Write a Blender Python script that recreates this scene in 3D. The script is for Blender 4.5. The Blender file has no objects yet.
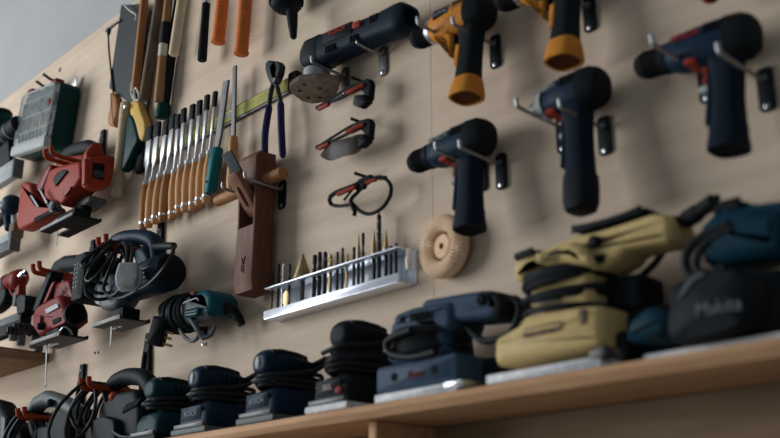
import bpy, math, random
from mathutils import Vector, Matrix
rnd = random.Random(7)
C = bpy.context.scene.collection
Z0 = 1.15            # height of the camera above the floor; wall coordinates are u right, v up from the camera, w out of the wall
D = 1.2              # distance from camera to wall
F = 1050.0           # focal length in pixels
PITCH = math.atan(347 / F)
AZ = math.atan(1001 / (F / math.cos(PITCH)))
HX, HY = -math.cos(AZ), math.sin(AZ)
CP, SP = math.cos(PITCH), math.sin(PITCH)

# ---------------------------------------------------------------- measuring
def _ray(px, py):
    r = (px - 390) / F; u = (219 - py) / F
    f = (HX * CP, HY * CP, SP); up = (-HX * SP, -HY * SP, CP); rt = (HY, -HX, 0)
    return [f[i] + r * rt[i] + u * up[i] for i in range(3)]
def P(px, py, w=0.0):
    d = _ray(px, py); t = (D - w) / d[1]
    return Vector((d[0] * t, d[2] * t, w))
def PU(px, py, u):
    d = _ray(px, py); t = u / d[0]
    return Vector((u, d[2] * t, D - d[1] * t))
def TR(w, *pts): return [P(x, y, w) for x, y in pts]
def V(*a): return Vector(a)
U, VV, W = V(1, 0, 0), V(0, 1, 0), V(0, 0, 1)
def world(p): return Vector((p[0], -p[2], p[1]))

# ---------------------------------------------------------------- geometry
def ck(pts, it=2, closed=True):
    pts = [Vector(p) for p in pts]
    cu = .12 if it == 1 else .25
    for _ in range(it):
        o = []; n = len(pts)
        rng = range(n) if closed else range(n - 1)
        if not closed: o.append(pts[0])
        for i in rng:
            a, b = pts[i], pts[(i + 1) % n]
            o += [a * (1 - cu) + b * cu, a * cu + b * (1 - cu)]
        if not closed: o.append(pts[-1])
        pts = o
    return pts
def cr(pts, k=6, closed=False):
    pts = [Vector(p) for p in pts]; n = len(pts); o = []
    for i in range(n if closed else n - 1):
        g = (lambda j: pts[j % n]) if closed else (lambda j: pts[max(0, min(n - 1, j))])
        p0, p1, p2, p3 = g(i - 1), g(i), g(i + 1), g(i + 2)
        for s in range(k):
            t = s / k
            o.append(.5 * ((2 * p1) + (p2 - p0) * t + (2 * p0 - 5 * p1 + 4 * p2 - p3) * t * t + (3 * p1 - p0 - 3 * p2 + p3) * t ** 3))
    if not closed: o.append(pts[-1])
    return o
def perp(d):
    d = d.normalized()
    a = d.cross(VV if abs(d.y) < .9 else U).normalized()
    return a, d.cross(a).normalized()
def rrect(c, a, b, w, h, r, k=4):
    o = []; r = min(r, w / 2 - 1e-5, h / 2 - 1e-5)
    for q, (sx, sy) in enumerate(((1, 1), (-1, 1), (-1, -1), (1, -1))):
        for i in range(k + 1):
            t = (q + i / k) * math.pi / 2
            o.append(c + a * (sx * (w / 2 - r) + r * math.cos(t)) + b * (sy * (h / 2 - r) + r * math.sin(t)))
    return o
class G:
    def __init__(s): s.v = []; s.f = []
    def rings(s, R, closed=False, caps=True):
        b = len(s.v); n = len(R[0]); m = len(R)
        for r in R: s.v += [Vector(p) for p in r]
        for i in range(m if closed else m - 1):
            for j in range(n):
                k = (i + 1) % m
                s.f.append((b + i * n + j, b + i * n + (j + 1) % n, b + k * n + (j + 1) % n, b + k * n + j))
        if caps and not closed:
            s.f.append(tuple(b + j for j in reversed(range(n))))
            s.f.append(tuple(b + (m - 1) * n + j for j in range(n)))
        return s
    def tube(s, pts, r, n=8, closed=False):
        pts = [Vector(p) for p in pts]; m = len(pts); R = []
        rr = r if isinstance(r, (list, tuple)) else [r] * m
        t0 = (pts[1] - pts[0]).normalized(); a, b = perp(t0)
        for i in range(m):
            if closed: t = (pts[(i + 1) % m] - pts[i - 1])
            else: t = pts[min(i + 1, m - 1)] - pts[max(i - 1, 0)]
            if t.length < 1e-9: t = t0
            t = t.normalized()
            a = (a - t * a.dot(t))
            if a.length < 1e-6: a, _ = perp(t)
            a.normalize(); b = t.cross(a)
            R.append([pts[i] + (a * math.cos(q) + b * math.sin(q)) * rr[i] for q in [2 * math.pi * j / n for j in range(n)]])
        return s.rings(R, closed)
    def lathe(s, p, ax, prof, n=22, sq=1.0):
        p = Vector(p); ax = Vector(ax).normalized(); a, b = perp(ax)
        return s.rings([[p + ax * t + (a * math.cos(q) * sq + b * math.sin(q)) * max(r, 1e-5) for q in [2 * math.pi * j / n for j in range(n)]] for t, r in prof])
    def slab(s, poly, ax, t, r=0.0, seg=3, t2=None):
        poly = [Vector(p) for p in poly]; ax = Vector(ax).normalized(); n = len(poly)
        nor = Vector((0, 0, 0))
        for i in range(n): nor += (poly[i]).cross(poly[(i + 1) % n])
        if nor.dot(ax) < 0: poly.reverse()
        off = []
        for i in range(n):
            d1 = (poly[i] - poly[i - 1]); d2 = (poly[(i + 1) % n] - poly[i])
            d1 = d1.normalized() if d1.length > 1e-9 else d2.normalized(); d2 = d2.normalized() if d2.length > 1e-9 else d1
            n1 = ax.cross(d1); n2 = ax.cross(d2); m = n1 + n2
            if m.length < 1e-4: m = n1
            m.normalize(); off.append(m / max(.5, m.dot(n1)))
        lay = []
        if r > 0:
            for i in range(seg + 1):
                q = math.pi / 2 * (1 - i / seg); lay.append((-(t / 2 - r + r * math.sin(q)), r * (1 - math.cos(q))))
            for i in range(seg + 1):
                q = math.pi / 2 * i / seg; lay.append((t / 2 - r + r * math.sin(q), r * (1 - math.cos(q))))
        else: lay = [(-t / 2, 0), (t / 2, 0)]
        return s.rings([[poly[i] + ax * d + off[i] * ins for i in range(n)] for d, ins in lay])
    def box(s, c, size, r=.0015, R=None, cr_=None):
        c = Vector(c); a, b, n = U, VV, W
        if R is not None: a, b, n = R @ U, R @ VV, R @ W
        r = min(r, min(size) * .45)
        return s.slab(rrect(c, a, b, size[0], size[1], cr_ if cr_ else r), n, size[2], r, 2)
    def loft(s, secs, n=24, caps=True):
        R = []
        for c, a, b, e in secs:
            c, a, b = Vector(c), Vector(a), Vector(b); ring = []
            for j in range(n):
                q = 2 * math.pi * j / n; x, y = math.cos(q), math.sin(q)
                ring.append(c + a * math.copysign(abs(x) ** (2 / e), x) + b * math.copysign(abs(y) ** (2 / e), y))
            R.append(ring)
        return s.rings(R, caps=caps)
    def ball(s, c, a, b, d, n=16, m=10):
        c = Vector(c); R = []
        for i in range(m + 1):
            q = math.pi * i / m; rr = max(math.sin(q), .002)
            R.append([c + Vector(d) * math.cos(q) + (Vector(a) * math.cos(t) + Vector(b) * math.sin(t)) * rr for t in [2 * math.pi * j / n for j in range(n)]])
        return s.rings(R)
def rotm(roll=0, pitch=0, yaw=0):
    "roll about the wall normal, pitch about u, yaw about v (degrees)"
    return Matrix.Rotation(math.radians(roll), 3, 'Z') @ Matrix.Rotation(math.radians(yaw), 3, 'Y') @ Matrix.Rotation(math.radians(pitch), 3, 'X')

# ---------------------------------------------------------------- objects
ANCH = {}
def root_of(o):
    while o.parent: o = o.parent
    return o
def tag(o, label=None, cat=None, group=None, kind=None):
    if label: o['label'] = label
    if cat: o['category'] = cat
    if group: o['group'] = group
    if kind: o['kind'] = kind
    return o
def thing(name, label, cat, anchor, group=None, local=False, roll=0, yaw=0, pitch=0):
    o = bpy.data.objects.new(name, None); C.objects.link(o)
    o.empty_display_size = .02
    o.location = world(anchor) + Vector((0, 0, Z0))
    o.rotation_euler = (math.radians(pitch), math.radians(roll), math.radians(yaw))
    ANCH[o] = Vector((0, 0, 0)) if local else Vector(anchor)
    return tag(o, label, cat, group)
def mesh(name, g, m, sharp=38):
    me = bpy.data.meshes.new(name)
    me.from_pydata([tuple(world(p)) for p in g.v], [], g.f); me.update()
    me.materials.append(m)
    me.polygons.foreach_set('use_smooth', [True] * len(me.polygons))
    me.set_sharp_from_angle(angle=math.radians(sharp))
    return me
def part(name, g, m, parent, label=None, sharp=38):
    a = ANCH[root_of(parent)]
    if a.length > 0:
        for p in g.v: p -= a
    o = bpy.data.objects.new(name, mesh(name, g, m, sharp)); C.objects.link(o)
    o.parent = parent
    return tag(o, label)
def single(name, g, m, label, cat, anchor, group=None, sharp=38):
    "a thing that is one mesh"
    anchor = Vector(anchor)
    for p in g.v: p -= anchor
    o = bpy.data.objects.new(name, mesh(name, g, m, sharp)); C.objects.link(o)
    o.location = world(anchor) + Vector((0, 0, Z0)); ANCH[o] = anchor
    return tag(o, label, cat, group)
def struct(name, g, m):
    o = bpy.data.objects.new(name, mesh(name, g, m)); C.objects.link(o); o.location.z = Z0
    return tag(o, kind='structure')
def letter(s, c, a, b, size, m, parent, name='lettering', depth=.0006, shear=0.0):
    "raised lettering centred at c, reading along a, upright along b"
    cu = bpy.data.curves.new(name, 'FONT'); cu.body = s; cu.size = size; cu.align_x = 'CENTER'; cu.align_y = 'CENTER'
    cu.extrude = depth; cu.shear = shear; cu.resolution_u = 2
    t = bpy.data.objects.new('t', cu); C.objects.link(t)
    bpy.context.view_layer.update()
    me = bpy.data.meshes.new_from_object(t.evaluated_get(bpy.context.evaluated_depsgraph_get()))
    C.objects.unlink(t); bpy.data.objects.remove(t)
    a = Vector(a).normalized(); b = Vector(b); b = (b - a * b.dot(a)).normalized(); n = a.cross(b)
    c = Vector(c) - ANCH[root_of(parent)]
    for v in me.vertices:
        v.co = world(c + a * v.co.x + b * v.co.y + n * v.co.z)
    me.materials.clear(); me.materials.append(m)
    o = bpy.data.objects.new(name, me); C.objects.link(o); o.parent = parent
    return o
def dup(root, anchor, label, roll=None, group=None):
    r = root.copy(); C.objects.link(r); r.location = world(anchor) + Vector((0, 0, Z0))
    ANCH[r] = ANCH[root]
    if roll is not None: r.rotation_euler[1] = math.radians(roll)
    r['label'] = label
    if group: r['group'] = group
    for ch in list(root.children):
        c = ch.copy(); C.objects.link(c); c.parent = r
        for g in list(ch.children):
            d = g.copy(); C.objects.link(d); d.parent = c
    return r

# ---------------------------------------------------------------- materials
def mat(name, col, rough=.5, metal=0.0, var=.12, scale=60, bump=0.0, bscale=300, spec=.5, alpha=1.0, trans=0.0, stretch=None):
    m = bpy.data.materials.new(name); m.use_nodes = True
    nt = m.node_tree; N = nt.nodes; L = nt.links
    b = N['Principled BSDF']
    b.inputs['Roughness'].default_value = rough; b.inputs['Metallic'].default_value = metal
    b.inputs['Specular IOR Level'].default_value = spec * (.5 if metal == 0 else 1)
    if metal < .5: b.inputs['IOR'].default_value = 1.22
    b.inputs['Alpha'].default_value = alpha; b.inputs['Transmission Weight'].default_value = trans
    tc = N.new('ShaderNodeTexCoord'); src = tc.outputs['Object']
    if stretch:
        mp = N.new('ShaderNodeMapping'); mp.inputs['Scale'].default_value = stretch
        L.new(src, mp.inputs['Vector']); src = mp.outputs['Vector']
    no = N.new('ShaderNodeTexNoise'); no.inputs['Scale'].default_value = scale; no.inputs['Detail'].default_value = 4
    L.new(src, no.inputs['Vector'])
    rp = N.new('ShaderNodeValToRGB')
    rp.color_ramp.elements[0].position = .3; rp.color_ramp.elements[1].position = .7
    rp.color_ramp.elements[0].color = (*[c * (1 - var) for c in col], 1)
    rp.color_ramp.elements[1].color = (*[min(1, c * (1 + var)) for c in col], 1)
    L.new(no.outputs['Fac'], rp.inputs['Fac']); L.new(rp.outputs['Color'], b.inputs['Base Color'])
    if bump:
        n2 = N.new('ShaderNodeTexNoise'); n2.inputs['Scale'].default_value = bscale
        L.new(src, n2.inputs['Vector'])
        bp = N.new('ShaderNodeBump'); bp.inputs['Strength'].default_value = bump; bp.inputs['Distance'].default_value = .002
        L.new(n2.outputs['Fac'], bp.inputs['Height']); L.new(bp.outputs['Normal'], b.inputs['Normal'])
    return m
def wood(name, c1, c2, rough=.55, stretch=(40, 40, 4), scale=2.5, bump=.1):
    m = mat(name, c1, rough, var=0, stretch=stretch, scale=scale, bump=bump, bscale=12)
    rp = [n for n in m.node_tree.nodes if n.type == 'VALTORGB'][0]
    rp.color_ramp.elements[0].color = (*c1, 1); rp.color_ramp.elements[1].color = (*c2, 1)
    return m
M = dict(
    ply=wood('plywood', (.50, .39, .29), (.62, .495, .38), .6, (1.0, 1.0, 9.0), 3.2, .12),
    plaster=mat('grey_plaster', (.36, .36, .355), .8, var=.05, scale=3, bump=.05),
    floor=mat('concrete_floor', (.25, .24, .23), .7, var=.15, scale=4),
    shelf=wood('shelf_wood', (.40, .21, .105), (.56, .335, .185), .55, (3, 30, 30), 2.0),
    oldwood=wood('old_shelf_wood', (.20, .13, .075), (.31, .21, .13), .6, (30, 3, 30), 2.0),
    black=mat('black_plastic', (.010, .013, .015), .58),
    rubber=mat('black_rubber', (.010, .012, .013), .55, bump=.15),
    matte=mat('matte_black', (.008, .009, .010), .8),
    cable=mat('black_cable', (.018, .020, .022), .38),
    navy=mat('navy_plastic', (.008, .021, .042), .48, bump=.05),
    navym=mat('slate_black_plastic', (.008, .017, .028), .5),
    navyd=mat('dark_navy_grip', (.006, .012, .021), .6),
    red3=mat('deep_red_plastic', (.175, .022, .018), .5),
    backwood=wood('shaded_back_wood', (.22, .15, .095), (.30, .21, .135), .6, (3, 30, 30), 2.0),  # darker copy of the shelf wood; shade below the shelf in its colour
    dred=mat('dull_red_print', (.15, .025, .025), .6, var=0),
    dgry=mat('dim_grey_print', (.13, .15, .16), .6, var=0),
    navy2=mat('slate_navy_plastic', (.034, .060, .098), .5),
    teal=mat('teal_plastic', (.010, .080, .105), .40),
    teal2=mat('dark_teal_plastic', (.005, .030, .038), .5),
    blue=mat('blue_plastic', (.006, .031, .050), .42),
    green=mat('dark_green_plastic', (.006, .036, .034), .42),
    red=mat('red_plastic', (.265, .038, .022), .5, var=.1),
    red2=mat('dark_red_plastic', (.155, .016, .014), .40),
    hook=mat('orange_red_coating', (.30, .048, .020), .42),
    orange=mat('orange_rubber', (.58, .165, .045), .5),
    amber=mat('amber_plastic', (.52, .20, .030), .45),
    tan=mat('mustard_plastic', (.55, .41, .18), .5, var=.08),
    grey=mat('grey_plastic', (.10, .112, .115), .45),
    lgrey=mat('light_grey_plastic', (.36, .38, .38), .45),
    white=mat('off_white_pad', (.62, .62, .63), .5, var=.2, scale=90),
    steel=mat('brushed_steel', (.46, .47, .48), .34, 1.0, var=.15, scale=40),
    prong=mat('dull_zinc', (.34, .35, .36), .45, .9, var=.1),
    chrome=mat('bright_steel', (.62, .63, .65), .22, 1.0, var=.08),
    dsteel=mat('dark_steel', (.10, .10, .10), .55, .7, var=.2, scale=40),
    sawblade=mat('dark_saw_blade', (.030, .034, .036), .6, .3, var=.1, scale=12),
    satin=mat('satin_saw_steel', (.26, .30, .33), .4, .3, var=.15, scale=20),
    plug=mat('grey_plug_plastic', (.42, .43, .43), .5),
    oxide=mat('black_oxide_steel', (.036, .036, .038), .5, .4, var=.3, scale=200),
    brass=mat('brass', (.36, .25, .10), .4, .8, var=.2),
    gold=mat('gold_coated_steel', (.34, .24, .12), .42, .7, var=.2),
    rail=mat('zinc_rail', (.76, .80, .88), .30, .75, var=.06),
    beech=wood('beech_handle', (.40, .205, .085), (.60, .34, .16), .45, (60, 60, 6), 2.5),
    beech2=wood('warm_handle_wood', (.26, .115, .045), (.38, .185, .08), .45, (60, 60, 5), 2.0),
    pale=wood('pale_ash', (.52, .40, .26), (.66, .53, .37), .55, (60, 60, 5), 2.0),
    brown=wood('brown_handle_wood', (.22, .115, .055), (.33, .18, .09), .55, (60, 60, 5), 2.0),
    dark=wood('weathered_wood', (.085, .060, .042), (.19, .14, .10), .7, (60, 60, 6), 2.5, .3),
    plane=wood('red_brown_plane_wood', (.105, .042, .027), (.165, .070, .045), .45, (50, 50, 5), 2.2),
    wedge=wood('plane_wedge_wood', (.17, .080, .048), (.26, .13, .08), .45, (50, 50, 5), 2.2),
    cane=mat('cane_wrap', (.50, .42, .28), .6, var=.15, scale=120, bump=.2),
    cord=mat('white_cotton_cord', (.52, .49, .44), .85, bump=.4, bscale=900),
    yellow=mat('yellow_green_strip', (.50, .47, .16), .55, var=.2, scale=30),
    purple=mat('purple_vinyl_grip', (.020, .020, .075), .4),
    tealh=mat('teal_vinyl_grip', (.010, .115, .125), .4),
    handy=wood('yellow_saw_wood', (.52, .32, .07), (.62, .41, .12), .45, (50, 50, 5), 2.0),
    flap=mat('sisal_fibre', (.90, .72, .54), .9, var=.04, scale=200),
    hub=wood('hub_fibreboard', (.66, .42, .25), (.80, .55, .36), .6, (30, 30, 30), 2.0),
    pad=mat('worn_sanding_felt', (.13, .095, .07), .9, var=.3, scale=60, bump=.3),
    tint=mat('tinted_lens', (.045, .038, .03), .3, alpha=.88, spec=.3),
    clear=mat('clear_lens', (.75, .75, .72), .2, alpha=.04, spec=.2),
    lid=mat('smoky_clear_lid', (.30, .33, .33), .3, alpha=.34, var=.1),
    cavity=mat('shaded_cavity', (.10, .030, .010), .7),  # dark red-brown stands for the shade inside the amber drill foot
    lred=mat('red_print', (.36, .03, .02), .5, var=0),
    lwhite=mat('white_print', (.55, .56, .57), .5, var=0),
    lpink=mat('pale_pink_print', (.50, .36, .36), .5, var=0),
    lgry=mat('grey_print', (.22, .24, .26), .5, var=0),
    stamp=mat('dark_ink_stamp', (.035, .018, .013), .7, var=0),
)

# ---------------------------------------------------------------- room
def wallrect(u0, u1, v0, v1, w0, w1):
    return G().slab([V(u0, v0, (w0 + w1) / 2), V(u1, v0, (w0 + w1) / 2), V(u1, v1, (w0 + w1) / 2), V(u0, v1, (w0 + w1) / 2)], W, w1 - w0)
struct('wall_back', wallrect(-5.2, 1.6, -Z0, 2.75, -.12, -.013), M['plaster'])
struct('wall_back_plywood_1', wallrect(-4.4, -1.2165, -.6, 1.482, -.0125, 0), M['ply'])
struct('wall_back_plywood_2', wallrect(-1.2155, 1.5, -.6, 1.482, -.0125, 0), M['ply'])
struct('floor', wallrect(-5.2, 1.6, -Z0 - .1, -Z0, -.12, 4.6), M['floor'])
# side wall with the window that lights the tools
WU0, WU1, WV0, WV1 = 1.2, 4.35, -.12, 2.55
g = G()
def sbox(w0, w1, v0, v1): g.slab([V(-5.25, v0, w0), V(-5.25, v0, w1), V(-5.25, v1, w1), V(-5.25, v1, w0)], U, .1)
sbox(-.12, WU0, -Z0, 2.75); sbox(WU1, 4.6, -Z0, 2.75); sbox(WU0, WU1, -Z0, WV0); sbox(WU0, WU1, WV1, 2.75)
struct('wall_left', g, M['plaster'])
g = G()
for a, b in ((V(-5.25, WV0 + .03, (WU0 + WU1) / 2), (.06, .06, WU1 - WU0)), (V(-5.25, WV1 - .03, (WU0 + WU1) / 2), (.06, .06, WU1 - WU0)),
             (V(-5.25, (WV0 + WV1) / 2, WU0 + .03), (.06, WV1 - WV0, .06)), (V(-5.25, (WV0 + WV1) / 2, WU1 - .03), (.06, WV1 - WV0, .06)),
             (V(-5.25, (WV0 + WV1) / 2, (WU0 + WU1) / 2), (.05, WV1 - WV0, .05))):
    g.box(a, b, .004)
struct('window_1', g, M['white'])

# ---------------------------------------------------------------- shelves
ST, SW = .231, .158     # shelf top height and depth
def board(u0, u1, v0, v1, w0, w1, r=.002):
    c = V((u0 + u1) / 2, (v0 + v1) / 2, (w0 + w1) / 2)
    return G().box(c, (u1 - u0, v1 - v0, w1 - w0), r)
sh = thing('wall_shelf', 'long wooden shelf along the bottom carrying the row of sanders', 'shelf', V(-1.6, ST, .08))
part('shelf_board', board(-3.3, .3, ST - .021, ST, .001, SW), M['shelf'], sh)
part('bracket', board(-1.222, -1.204, ST - .20, ST - .0215, .001, .138), M['shelf'], sh)
part('back_panel', board(-3.2, .25, ST - .30, ST - .0215, .0005, .008), M['backwood'], sh)  # added board for the warm brown, shaded wall below the shelf
ss = thing('small_shelf', 'small old wooden shelf at the left edge of the board', 'shelf', V(-2.8, .545, .07))
part('shelf_board', board(-3.15, -2.695, .518, .546, .001, .19, .003), M['oldwood'], ss)

# ---------------------------------------------------------------- wall hooks
def hook(label, root, tip, left=False, plate=(.024, .062), m='black', lip=.016):
    "a steel prong that stands out of a small screwed plate; root and tip measured on the photograph"
    r = P(*root, 0); u = r.x; t = PU(*tip, u)
    L = min(max(t.z, .05), .13)
    h = thing('wall_hook', label, 'hook', (u, r.y, 0), 'steel prong hooks on the plywood')
    c = V(u, r.y - plate[1] * .18, .0022)
    bp = part('back_plate', G().box(c, (plate[0], plate[1], .004), .0012, cr_=.008), M[m], h)
    for dv in (-.024, .016):
        part('screw', G().lathe(c + V(0, dv, .0022), W, [(0, .0045), (.0015, .004), (.0022, .002)], 12), M['steel'], bp)
    pts = ck([V(u, r.y, .003), V(u, r.y + .001, L * .5), V(u, r.y + .003, L - .004), V(u, r.y + .005, L), V(u, r.y + lip, L + .001)], 2, False)
    part('prong', G().tube(pts, .0032, 10), M['prong'], h)
    return h
def hook_at(label, u, v, L):
    a = V(u, v, 0)
    h = thing('wall_hook', label, 'hook', a, 'steel prong hooks on the plywood')
    c = V(u, v - .010, .0022)
    bp = part('back_plate', G().box(c, (.024, .062, .004), .0012, cr_=.008), M['black'], h)
    for dv in (-.024, .016): part('screw', G().lathe(c + V(0, dv, .0022), W, [(0, .0045), (.0015, .004), (.0022, .002)], 12), M['steel'], bp)
    part('prong', G().tube(ck([V(u, v, .003), V(u, v + .001, L * .5), V(u, v + .003, L - .004), V(u, v + .005, L), V(u, v + .016, L + .001)], 2, False), .0032, 10), M['prong'], h)
    return h
def double_hook(label, root, v=None, L=.15, gap=.036, top=.075, bot=.03):
    r = P(*root, 0); u = r.x; v = r.y
    h = thing('double_hook', label, 'hook', (u, v, 0), 'red two-pronged tool hooks')
    c = V(u + gap / 2, v + (top - bot) / 2, .005)
    m = u + gap / 2; T = v + top
    bp = part('back_plate', G().slab([V(m - .014, T - .045, .005), V(m + .014, T - .045, .005), V(m + .011, T, .005), V(m - .008, T, .005)], W, .008, .002), M['black'], h, 'black back plate of the hook')
    for s in (-1, 1):
        part('plate_leg', G().tube(ck([V(m + s * .009, T - .042, .005), V(m + s * .014, T - .07, .005), V(m + s * gap / 2, v - bot, .005)], 2, False), .0055, 8), M['black'], h)
    part('cross_bar', board(u - .006, u + gap + .006, v - bot - .004, v - bot + .012, .0005, .009, .002), M['black'], h)
    part('screw', G().lathe(V(u + gap / 2, v + top - .016, .009), W, [(0, .004), (.0012, .0036), (.0018, .002)], 12), M['dsteel'], bp)
    for s in (0, gap):
        pts = ck([V(u + s, v, .004), V(u + s, v, L * .5), V(u + s, v + .001, L - .012), V(u + s, v + .004, L), V(u + s, v + .022, L + .003)], 2, False)
        part('prong', G().tube(pts, .0062, 10), M['hook'], h, 'orange-red coated prong')
    return u, v

# ---------------------------------------------------------------- drills
def drill(label, O, roll, body, rear, grip, accent, text, tm, kind='drill', yaw=0, pitch=-6, s=1.0, sc_=.92, name='cordless_drill', cat='drill'):
    h = thing(name, label, cat, O, 'cordless drills on the right of the board', True, roll, yaw, pitch)
    h.scale = (sc_, sc_, sc_)
    f = -.062 if kind != 'impact' else -.035
    a, b = VV, W
    def sec(u, r, dv=0, e=2.5, k=.95): return (V(u, dv, 0), a * r * s, b * r * k * s, e)
    hs = part('housing', G().loft([sec(f, .020, 0), sec(f + .003, .0235), sec(f + .02, .0285, 0), sec(-.01, .0315), sec(.03, .0325), sec(.062, .031), sec(.066, .026)], 28), M[body], h)
    part('rear_cap', G().loft([sec(.036, .0325), sec(.038, .0340, 0, 2.7), sec(.060, .0325, 0, 2.7), sec(.072, .027, 0, 2.7), sec(.076, .016, 0, 2.5)], 28), M[rear], h)
    vents = G()
    for i in range(5): vents.box((.012 + i * .0065, .012, .0300), (.0026, .018, .004), .0006)
    part('vent', vents, M['matte'], hs)
    if kind == 'impact':
        part('nose_cone', G().lathe((f, 0, 0), -U, [(0, .0235), (.006, .0235), (.022, .016), (.026, .0125), (.034, .0115), (.036, .008)], 24), M['dsteel'], h)
        part('collar', G().lathe((f - .001, 0, 0), -U, [(0, .0255), (.008, .0255), (.010, .022)], 24), M['lgrey'], h)
    else:
        part('collar', G().lathe((f, 0, 0), -U, [(0, .0235), (.009, .0235), (.010, .0215)], 26), M['steel' if kind == 'amber' else 'black'], h)
        pr = [(0, .0215)]
        for i in range(7): pr += [(.004 + i * .0045, .0220), (.006 + i * .0045, .0208)]
        pr += [(.037, .0205), (.046, .0165), (.049, .012), (.0495, .006), (.044, .005)]
        part('chuck', G().lathe((f - .009, 0, 0), -U, pr, 26), M['matte'], h)
    # grip: leans back a little towards its foot
    ff = 1.0 if kind == 'amber' else .90
    kg = 1.28 if kind == 'impact' else 1.13
    gx, gl = {'impact': (.025, .0), 'amber': (.037, -.04)}.get(kind, (.032, .0))
    def gs(v, hu, hw, du=0, e=2.8): return (V(gx + du * .6 + max(0, -v - .03) * gl, v if v > -.02 else -.02 + (v + .02) * kg, 0), U * hu, W * hw, e)
    part('grip', G().loft([gs(-.012, .031, .020, -.004), gs(-.032, .026, .020, -.001), gs(-.05, .0225, .019, .003), gs(-.085, .0215, .0195, .007), gs(-.115, .0235, .0205, .010), gs(-.128, .026, .022, .011)], 26), M[grip], h)
    if kind == 'impact':
        part('battery', G().loft([gs(-.122, .0265, .0228, .011), gs(-.136, .0275, .0235, .012), gs(-.156, .027, .0235, .013), gs(-.166, .023, .021, .013), gs(-.168, .018, .017, .013)], 26), M['black'], h, 'rounded black battery')
    else:
        o = [gs(-.122, .0255, .022, .010), gs(-.132, .0285 * ff, .0245 * ff, .011), gs(-.150, .0312 * ff, .0285 * ff, .013), gs(-.154, .0308 * ff, .028 * ff, .013), gs(-.154, .0265 * ff, .0235 * ff, .013), gs(-.142, .0255 * ff, .0220 * ff, .012)]
        part('foot', G().loft(o, 28), M[accent if kind == 'amber' else grip], h, 'open battery foot')
        part('socket', G().loft([gs(-.1525, .0266 * ff, .0236 * ff, .013), gs(-.152, .026 * ff, .023 * ff, .013), gs(-.128, .020, .016, .012), gs(-.127, .019, .015, .012)], 20), M['cavity' if kind == 'amber' else 'matte'], h)  # plug just inside the foot opening; its inner shade is in the colour
    if kind != 'amber': part('grip_strip', G().loft([(V(gx - .020, -.05, 0), U * .004, W * .0150, 3), (V(gx - .018, -.09, 0), U * .005, W * .0165, 3), (V(gx - .018, -.13, 0), U * .006, W * .0175, 3)], 14), M['navy'], h, 'navy front strip of the grip')
    part('trigger', G().slab(ck([V(-.006, -.034, 0), V(.008, -.034, 0), V(.008, -.066, 0), V(-.004, -.062, 0), V(.000, -.048, 0)], 2), W, .018, .004), M['red' if kind != 'amber' else 'black'], h)
    part('direction_switch', G().box((-.016, -.026, .004), (.020, .010, .036), .003), M['red' if kind != 'amber' else 'amber'], h)
    part('work_light', G().lathe((-.004, -.068, 0), -U, [(-.01, .006), (.004, .006), (.006, .004)], 14), M['lgrey'], h)
    if kind == 'amber':
        part('trim_strip', G().box((.024, -.088, .0188), (.010, .044, .004), .0018), M['amber'], h, 'amber strip down the grip')
        lp = part('label_plate', G().box((-.018, .010, .0295), (.044, .018, .004), .002), M['matte'], h)
        part('side_web', G().slab(ck([V(-.05, -.022, 0), V(-.012, -.022, 0), V(.004, -.038, 0), V(.002, -.078, 0), V(-.006, -.08, 0), V(-.012, -.045, 0), V(-.045, -.03, 0)], 2), W, .036, .006), M['amber'], h)
        if text: letter(text, (-.018, .010, .0318), U, VV, .012, M['lgry'], lp, depth=.0004)
    elif text:
        letter(text, (-.020, .010, .0318), U, VV, .014, M[tm], hs, depth=.0006)
    return h
drill('amber cordless drill with open battery foot, hung whole above the blue drill', P(459, 21, .047), 3, 'amber', 'black', 'black', 'amber', 'DeWALT', 'lgry', 'amber', s=1.05)
drill('amber cordless drill cut by the top edge, above the compact impact driver', P(551, -20, .047), 3, 'amber', 'black', 'black', 'amber', 'DeWALT', 'lgry', 'amber', s=1.05)
drill('navy blue cordless drill with a black chuck, hanging just right of the sisal brush wheel', P(458, 146, .047), 0, 'navy', 'black', 'navyd', 'black', 'BOSCH', 'lgry')
drill('compact navy impact driver with a rounded black battery, between two drills on the right', P(566, 98, .047), 0, 'navy', 'black', 'navyd', 'black', 'BOSCH', 'lgry', 'impact', name='impact_driver', cat='impact driver')
drill('dark navy cordless drill with red switch and lettering, the one furthest right', P(708, 47, .047), 5, 'navy', 'black', 'navyd', 'black', 'BOSCH', 'lred')
for lab, rt, tp in (
    ('steel prong hook right of the amber drill seen whole', (496, 46), (453, 20)), ('steel prong hook under the chuck of the amber drill seen whole', (463, 46), (418, 25)),
    ('steel prong hook right of the amber drill cut by the top edge', (590, 8), (556, -16)), ('steel hook under the chuck of the amber drill at the top edge', (566, 16), (523, -4)),
    ('steel prong hook right of the blue drill beside the brush wheel', (502, 165), (460, 143)), ('steel hook under the chuck of the blue drill beside the brush wheel', (482, 168), (436, 147)),
    ('steel prong hook right of the impact driver', (605, 129), (560, 105)), ('steel prong hook under the nose of the impact driver', (563, 128), (517, 107)),
    ('steel prong hook right of the rightmost drill', (766, 82), (718, 44)), ('steel prong hook under the chuck of the rightmost drill', (706, 75), (653, 51)),
    ('steel hook with slotted plate under the right end of the multi tool', (384, 56), (357, 38)), ('steel hook with slotted plate under the head of the multi tool', (346, 77), (312, 60)),
    ):
    hook(lab, rt, tp, m='dsteel' if 'slotted' in lab else 'black')

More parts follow.
